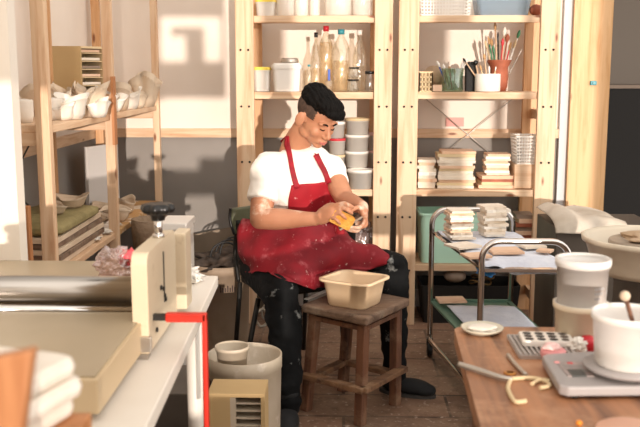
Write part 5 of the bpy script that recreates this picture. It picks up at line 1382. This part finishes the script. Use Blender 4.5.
t = pail('white lidded bucket stacked on the creamy bucket', WZ+h1*.94, r1*.99, h2+.002, 'tubmilk', 'tubmilk', True)
bm = nb(); lathe(bm, [(r1*.885, .010), (r1*.895, .010), (r1*.895, .014), (r1*.885, .014)], (0, 0, 0), 44); obj('red_band', bm, 'pink', t, world=False)
# wire tools
def wire(lb, pts, r, m_, nm='wire_tool', cat='tool'):
    bm = nb(); P_ = [at(x, y, Z=WZ+r+.0005) for x, y in pts]; tube(bm, P_, r if not isinstance(r, list) else r, 10, sub=5); return single(nm, lb, cat, bm, m_, base=P_[0]-Vector((0, 0, r)))
bm = nb(); P_ = [at(x, y, Z=WZ+.008) for x, y in ((459, 364), (478, 370), (500, 377), (512, 379))]
t = thing('clay_trimmer', 'long metal-handled trimming tool on the work table', 'tool', P_[0]-Vector((0, 0, .008)))
tube(bm, P_, [.0055, .006, .0052, .004], 12); obj('handle', bm, 'tin', t)
bm = nb(); P_ = [at(x, y, Z=WZ+.0045) for x, y in ((511, 379), (508, 388), (512, 398), (517, 402), (526, 401))]; tube(bm, P_, .0042, 10); obj('hook', bm, 'cardlight', t)
bm = nb(); P_ = [at(x, y, Z=WZ+.0045) for x, y in ((509, 379), (524, 378), (538, 379), (548, 383), (549, 386), (540, 388))]; tube(bm, P_, .0042, 10); obj('loop_end', bm, 'cardlight', t)
wire('short grey metal tool crossing the trimming tool', ((508, 355), (516, 365), (526, 375)), .0045, 'tin', 'metal_tool')
wire('small bent pale tool piece at the tool end', ((532, 384), (540, 380), (550, 381)), .004, 'cardlight', 'loop_tool')
bm = nb(); q = at(510, 374, Z=WZ); lathe(bm, [(.007, 0), (.012, 0), (.012, .004), (.007, .004)], q, 24, sx=1.1); single('brass_ring', 'small brass ring beside the trimming tool', 'ring', bm, mat('brass', '#c58a4a', .3, metal=.8), base=q)
bm = nb(); q = at(579, 425, Z=WZ); ell(bm, q+Vector((0, 0, .004)), (.006, .006, .005)); single('orange_bead', 'tiny orange bit at the bottom edge of the table', 'bead', bm, 'orangepl', base=q)
bm = nb(); q = at(632, 438, Z=WZ); lathe(bm, [(0, 0), (.05, 0), (.06, .012), (.057, .014), (0, .006)], q, 36); single('copper_dish', 'shiny pinkish dish cut by the bottom right frame edge', 'dish', bm, mat('copper', '#d9a58a', .3), base=q)

# ================================================================== POTTER'S WHEEL AND COVERED BOX (right)
wy = 2.95; q = on(659, wy, 0); zw = at(640, 229, Y=wy+.15).z
t = thing('pottery_wheel', 'cream potters wheel with round splash basin at the right edge', 'wheel', (q.x, wy, 0))
rw = .215
bm = nb(); lathe(bm, [(0, zw-.12), (rw*.80, zw-.12), (rw*.86, zw-.10), (rw*.97, zw-.02), (rw*1.03, zw-.015), (rw*1.04, zw), (rw*1.0, zw+.003), (rw*.93, zw-.01), (rw*.84, zw-.075), (rw*.2, zw-.08), (0, zw-.08)], (q.x, wy, 0), 64); obj('splash_basin', bm, 'wheelcream', t)
bm = nb(); lathe(bm, [(0, zw-.03), (rw*.62, zw-.03), (rw*.63, zw-.022), (rw*.62, zw-.012), (rw*.60, zw-.010), (rw*.4, zw-.012), (0, zw-.012)], (q.x, wy, 0), 56); lathe(bm, [(0, zw-.1), (.03, zw-.1), (.03, zw-.03), (0, zw-.03)], (q.x, wy, 0), 20); obj('wheel_head', bm, 'wheelhead', t)
bm = nb(); box(bm, (q.x+.1, wy, (zw-.12)/2+.05), (.34, .34, zw-.12-.1), bev=.02); obj('motor_housing', bm, 'darkbox', t)
for (dx, dy) in ((-.04, -.13), (.24, -.13), (-.04, .13), (.24, .13)):
    bm = nb(); lathe(bm, [(0, 0), (.018, 0), (.018, .06), (0, .06)], (q.x+dx, wy+dy, 0), 16); obj('leg', bm, 'darkmetal', t)
bm = nb(); ell(bm, (q.x+.02, wy, zw-.005), (.10, .10, .018), nz=.25, sub=4); single('clay_trimmings', 'dry clay left on the wheel head', 'clay', bm, 'clayh')
# dark box with a pale cover
bz = at(575, 228, Y=3.9).z
x0 = at(556, 240, Y=3.9).x; x1 = at(640, 240, Y=3.9).x+.1
bm = nb(); box(bm, ((x0+x1)/2, 4.1, bz/2), (x1-x0, .4, bz), bev=.006); single('dark_chest', 'dark grey chest under the pale cover right of the shelves', 'chest', bm, 'darkbox', base=((x0+x1)/2, 4.1, 0))
rows = []
topy = [[205, 213, 214, 212, 215], [214, 217, 218, 217, 219]]
for i, Yv in enumerate((4.28, 4.15, 4.0, 3.9, 3.87)):
    r_ = []
    for j in range(6):
        x = x0-.01+(at(624, 220, Y=3.9).x-x0+.02)*j/5
        z = bz+.006+[.03, .035, .035, .03, .0][i]*(1.0 if 0 < j < 5 else .25)+(.02 if j <= 1 and i < 3 else 0)
        if i == 4: z = bz-.02
        r_.append(Vector((x, Yv, z)))
    rows.append(r_)
bm = nb(); grid(bm, rows, thick=-.004, nu=5, nv=5, wr=.012, wsc=14); single('plastic_cover', 'pale crumpled cover lying on the dark grey chest', 'cover', bm, 'tarp')

# ================================================================== LIGHT, CAMERA
sd = bpy.data.lights.new('sun', 'SUN'); sd.energy = 3.4; sd.color = (1, .875, .775); sd.angle = math.radians(.45)
so = bpy.data.objects.new('sun', sd); C.objects.link(so); so.rotation_euler = SUN.to_track_quat('-Z', 'Y').to_euler(); so.location = (3, -6, 3)
w = bpy.data.worlds.new('sky'); bpy.context.scene.world = w; w.use_nodes = True
bgd = w.node_tree.nodes['Background']; bgd.inputs[0].default_value = (1.0, .93, .86, 1)
wt = w.node_tree; tcw = wt.nodes.new('ShaderNodeTexCoord'); vm = wt.nodes.new('ShaderNodeVectorMath'); vm.operation = 'DOT_PRODUCT'; vm.inputs[1].default_value = (.70, -.66, .25)
mr = wt.nodes.new('ShaderNodeMapRange'); mr.inputs['From Min'].default_value = -.3; mr.inputs['From Max'].default_value = 1; mr.inputs['To Min'].default_value = .6; mr.inputs['To Max'].default_value = 2.0
wt.links.new(tcw.outputs['Generated'], vm.inputs[0]); wt.links.new(vm.outputs['Value'], mr.inputs[0]); wt.links.new(mr.outputs[0], bgd.inputs[1])
cam = bpy.data.cameras.new('camera'); co = bpy.data.objects.new('camera', cam); C.objects.link(co)
cam.sensor_width = 36; cam.lens = F/640*36; cam.clip_start = .05
co.location = (0, 0, CH); co.rotation_euler = (PI/2-PITCH, 0, YAW)
cam.dof.use_dof = True; cam.dof.focus_distance = 3.6; cam.dof.aperture_fstop = 5.0
sc = bpy.context.scene; sc.camera = co
sc.view_settings.view_transform = 'Standard'; sc.view_settings.look = 'None'; sc.cycles.transparent_max_bounces = 32; sc.view_settings.exposure = .15; sc.view_settings.gamma = 1
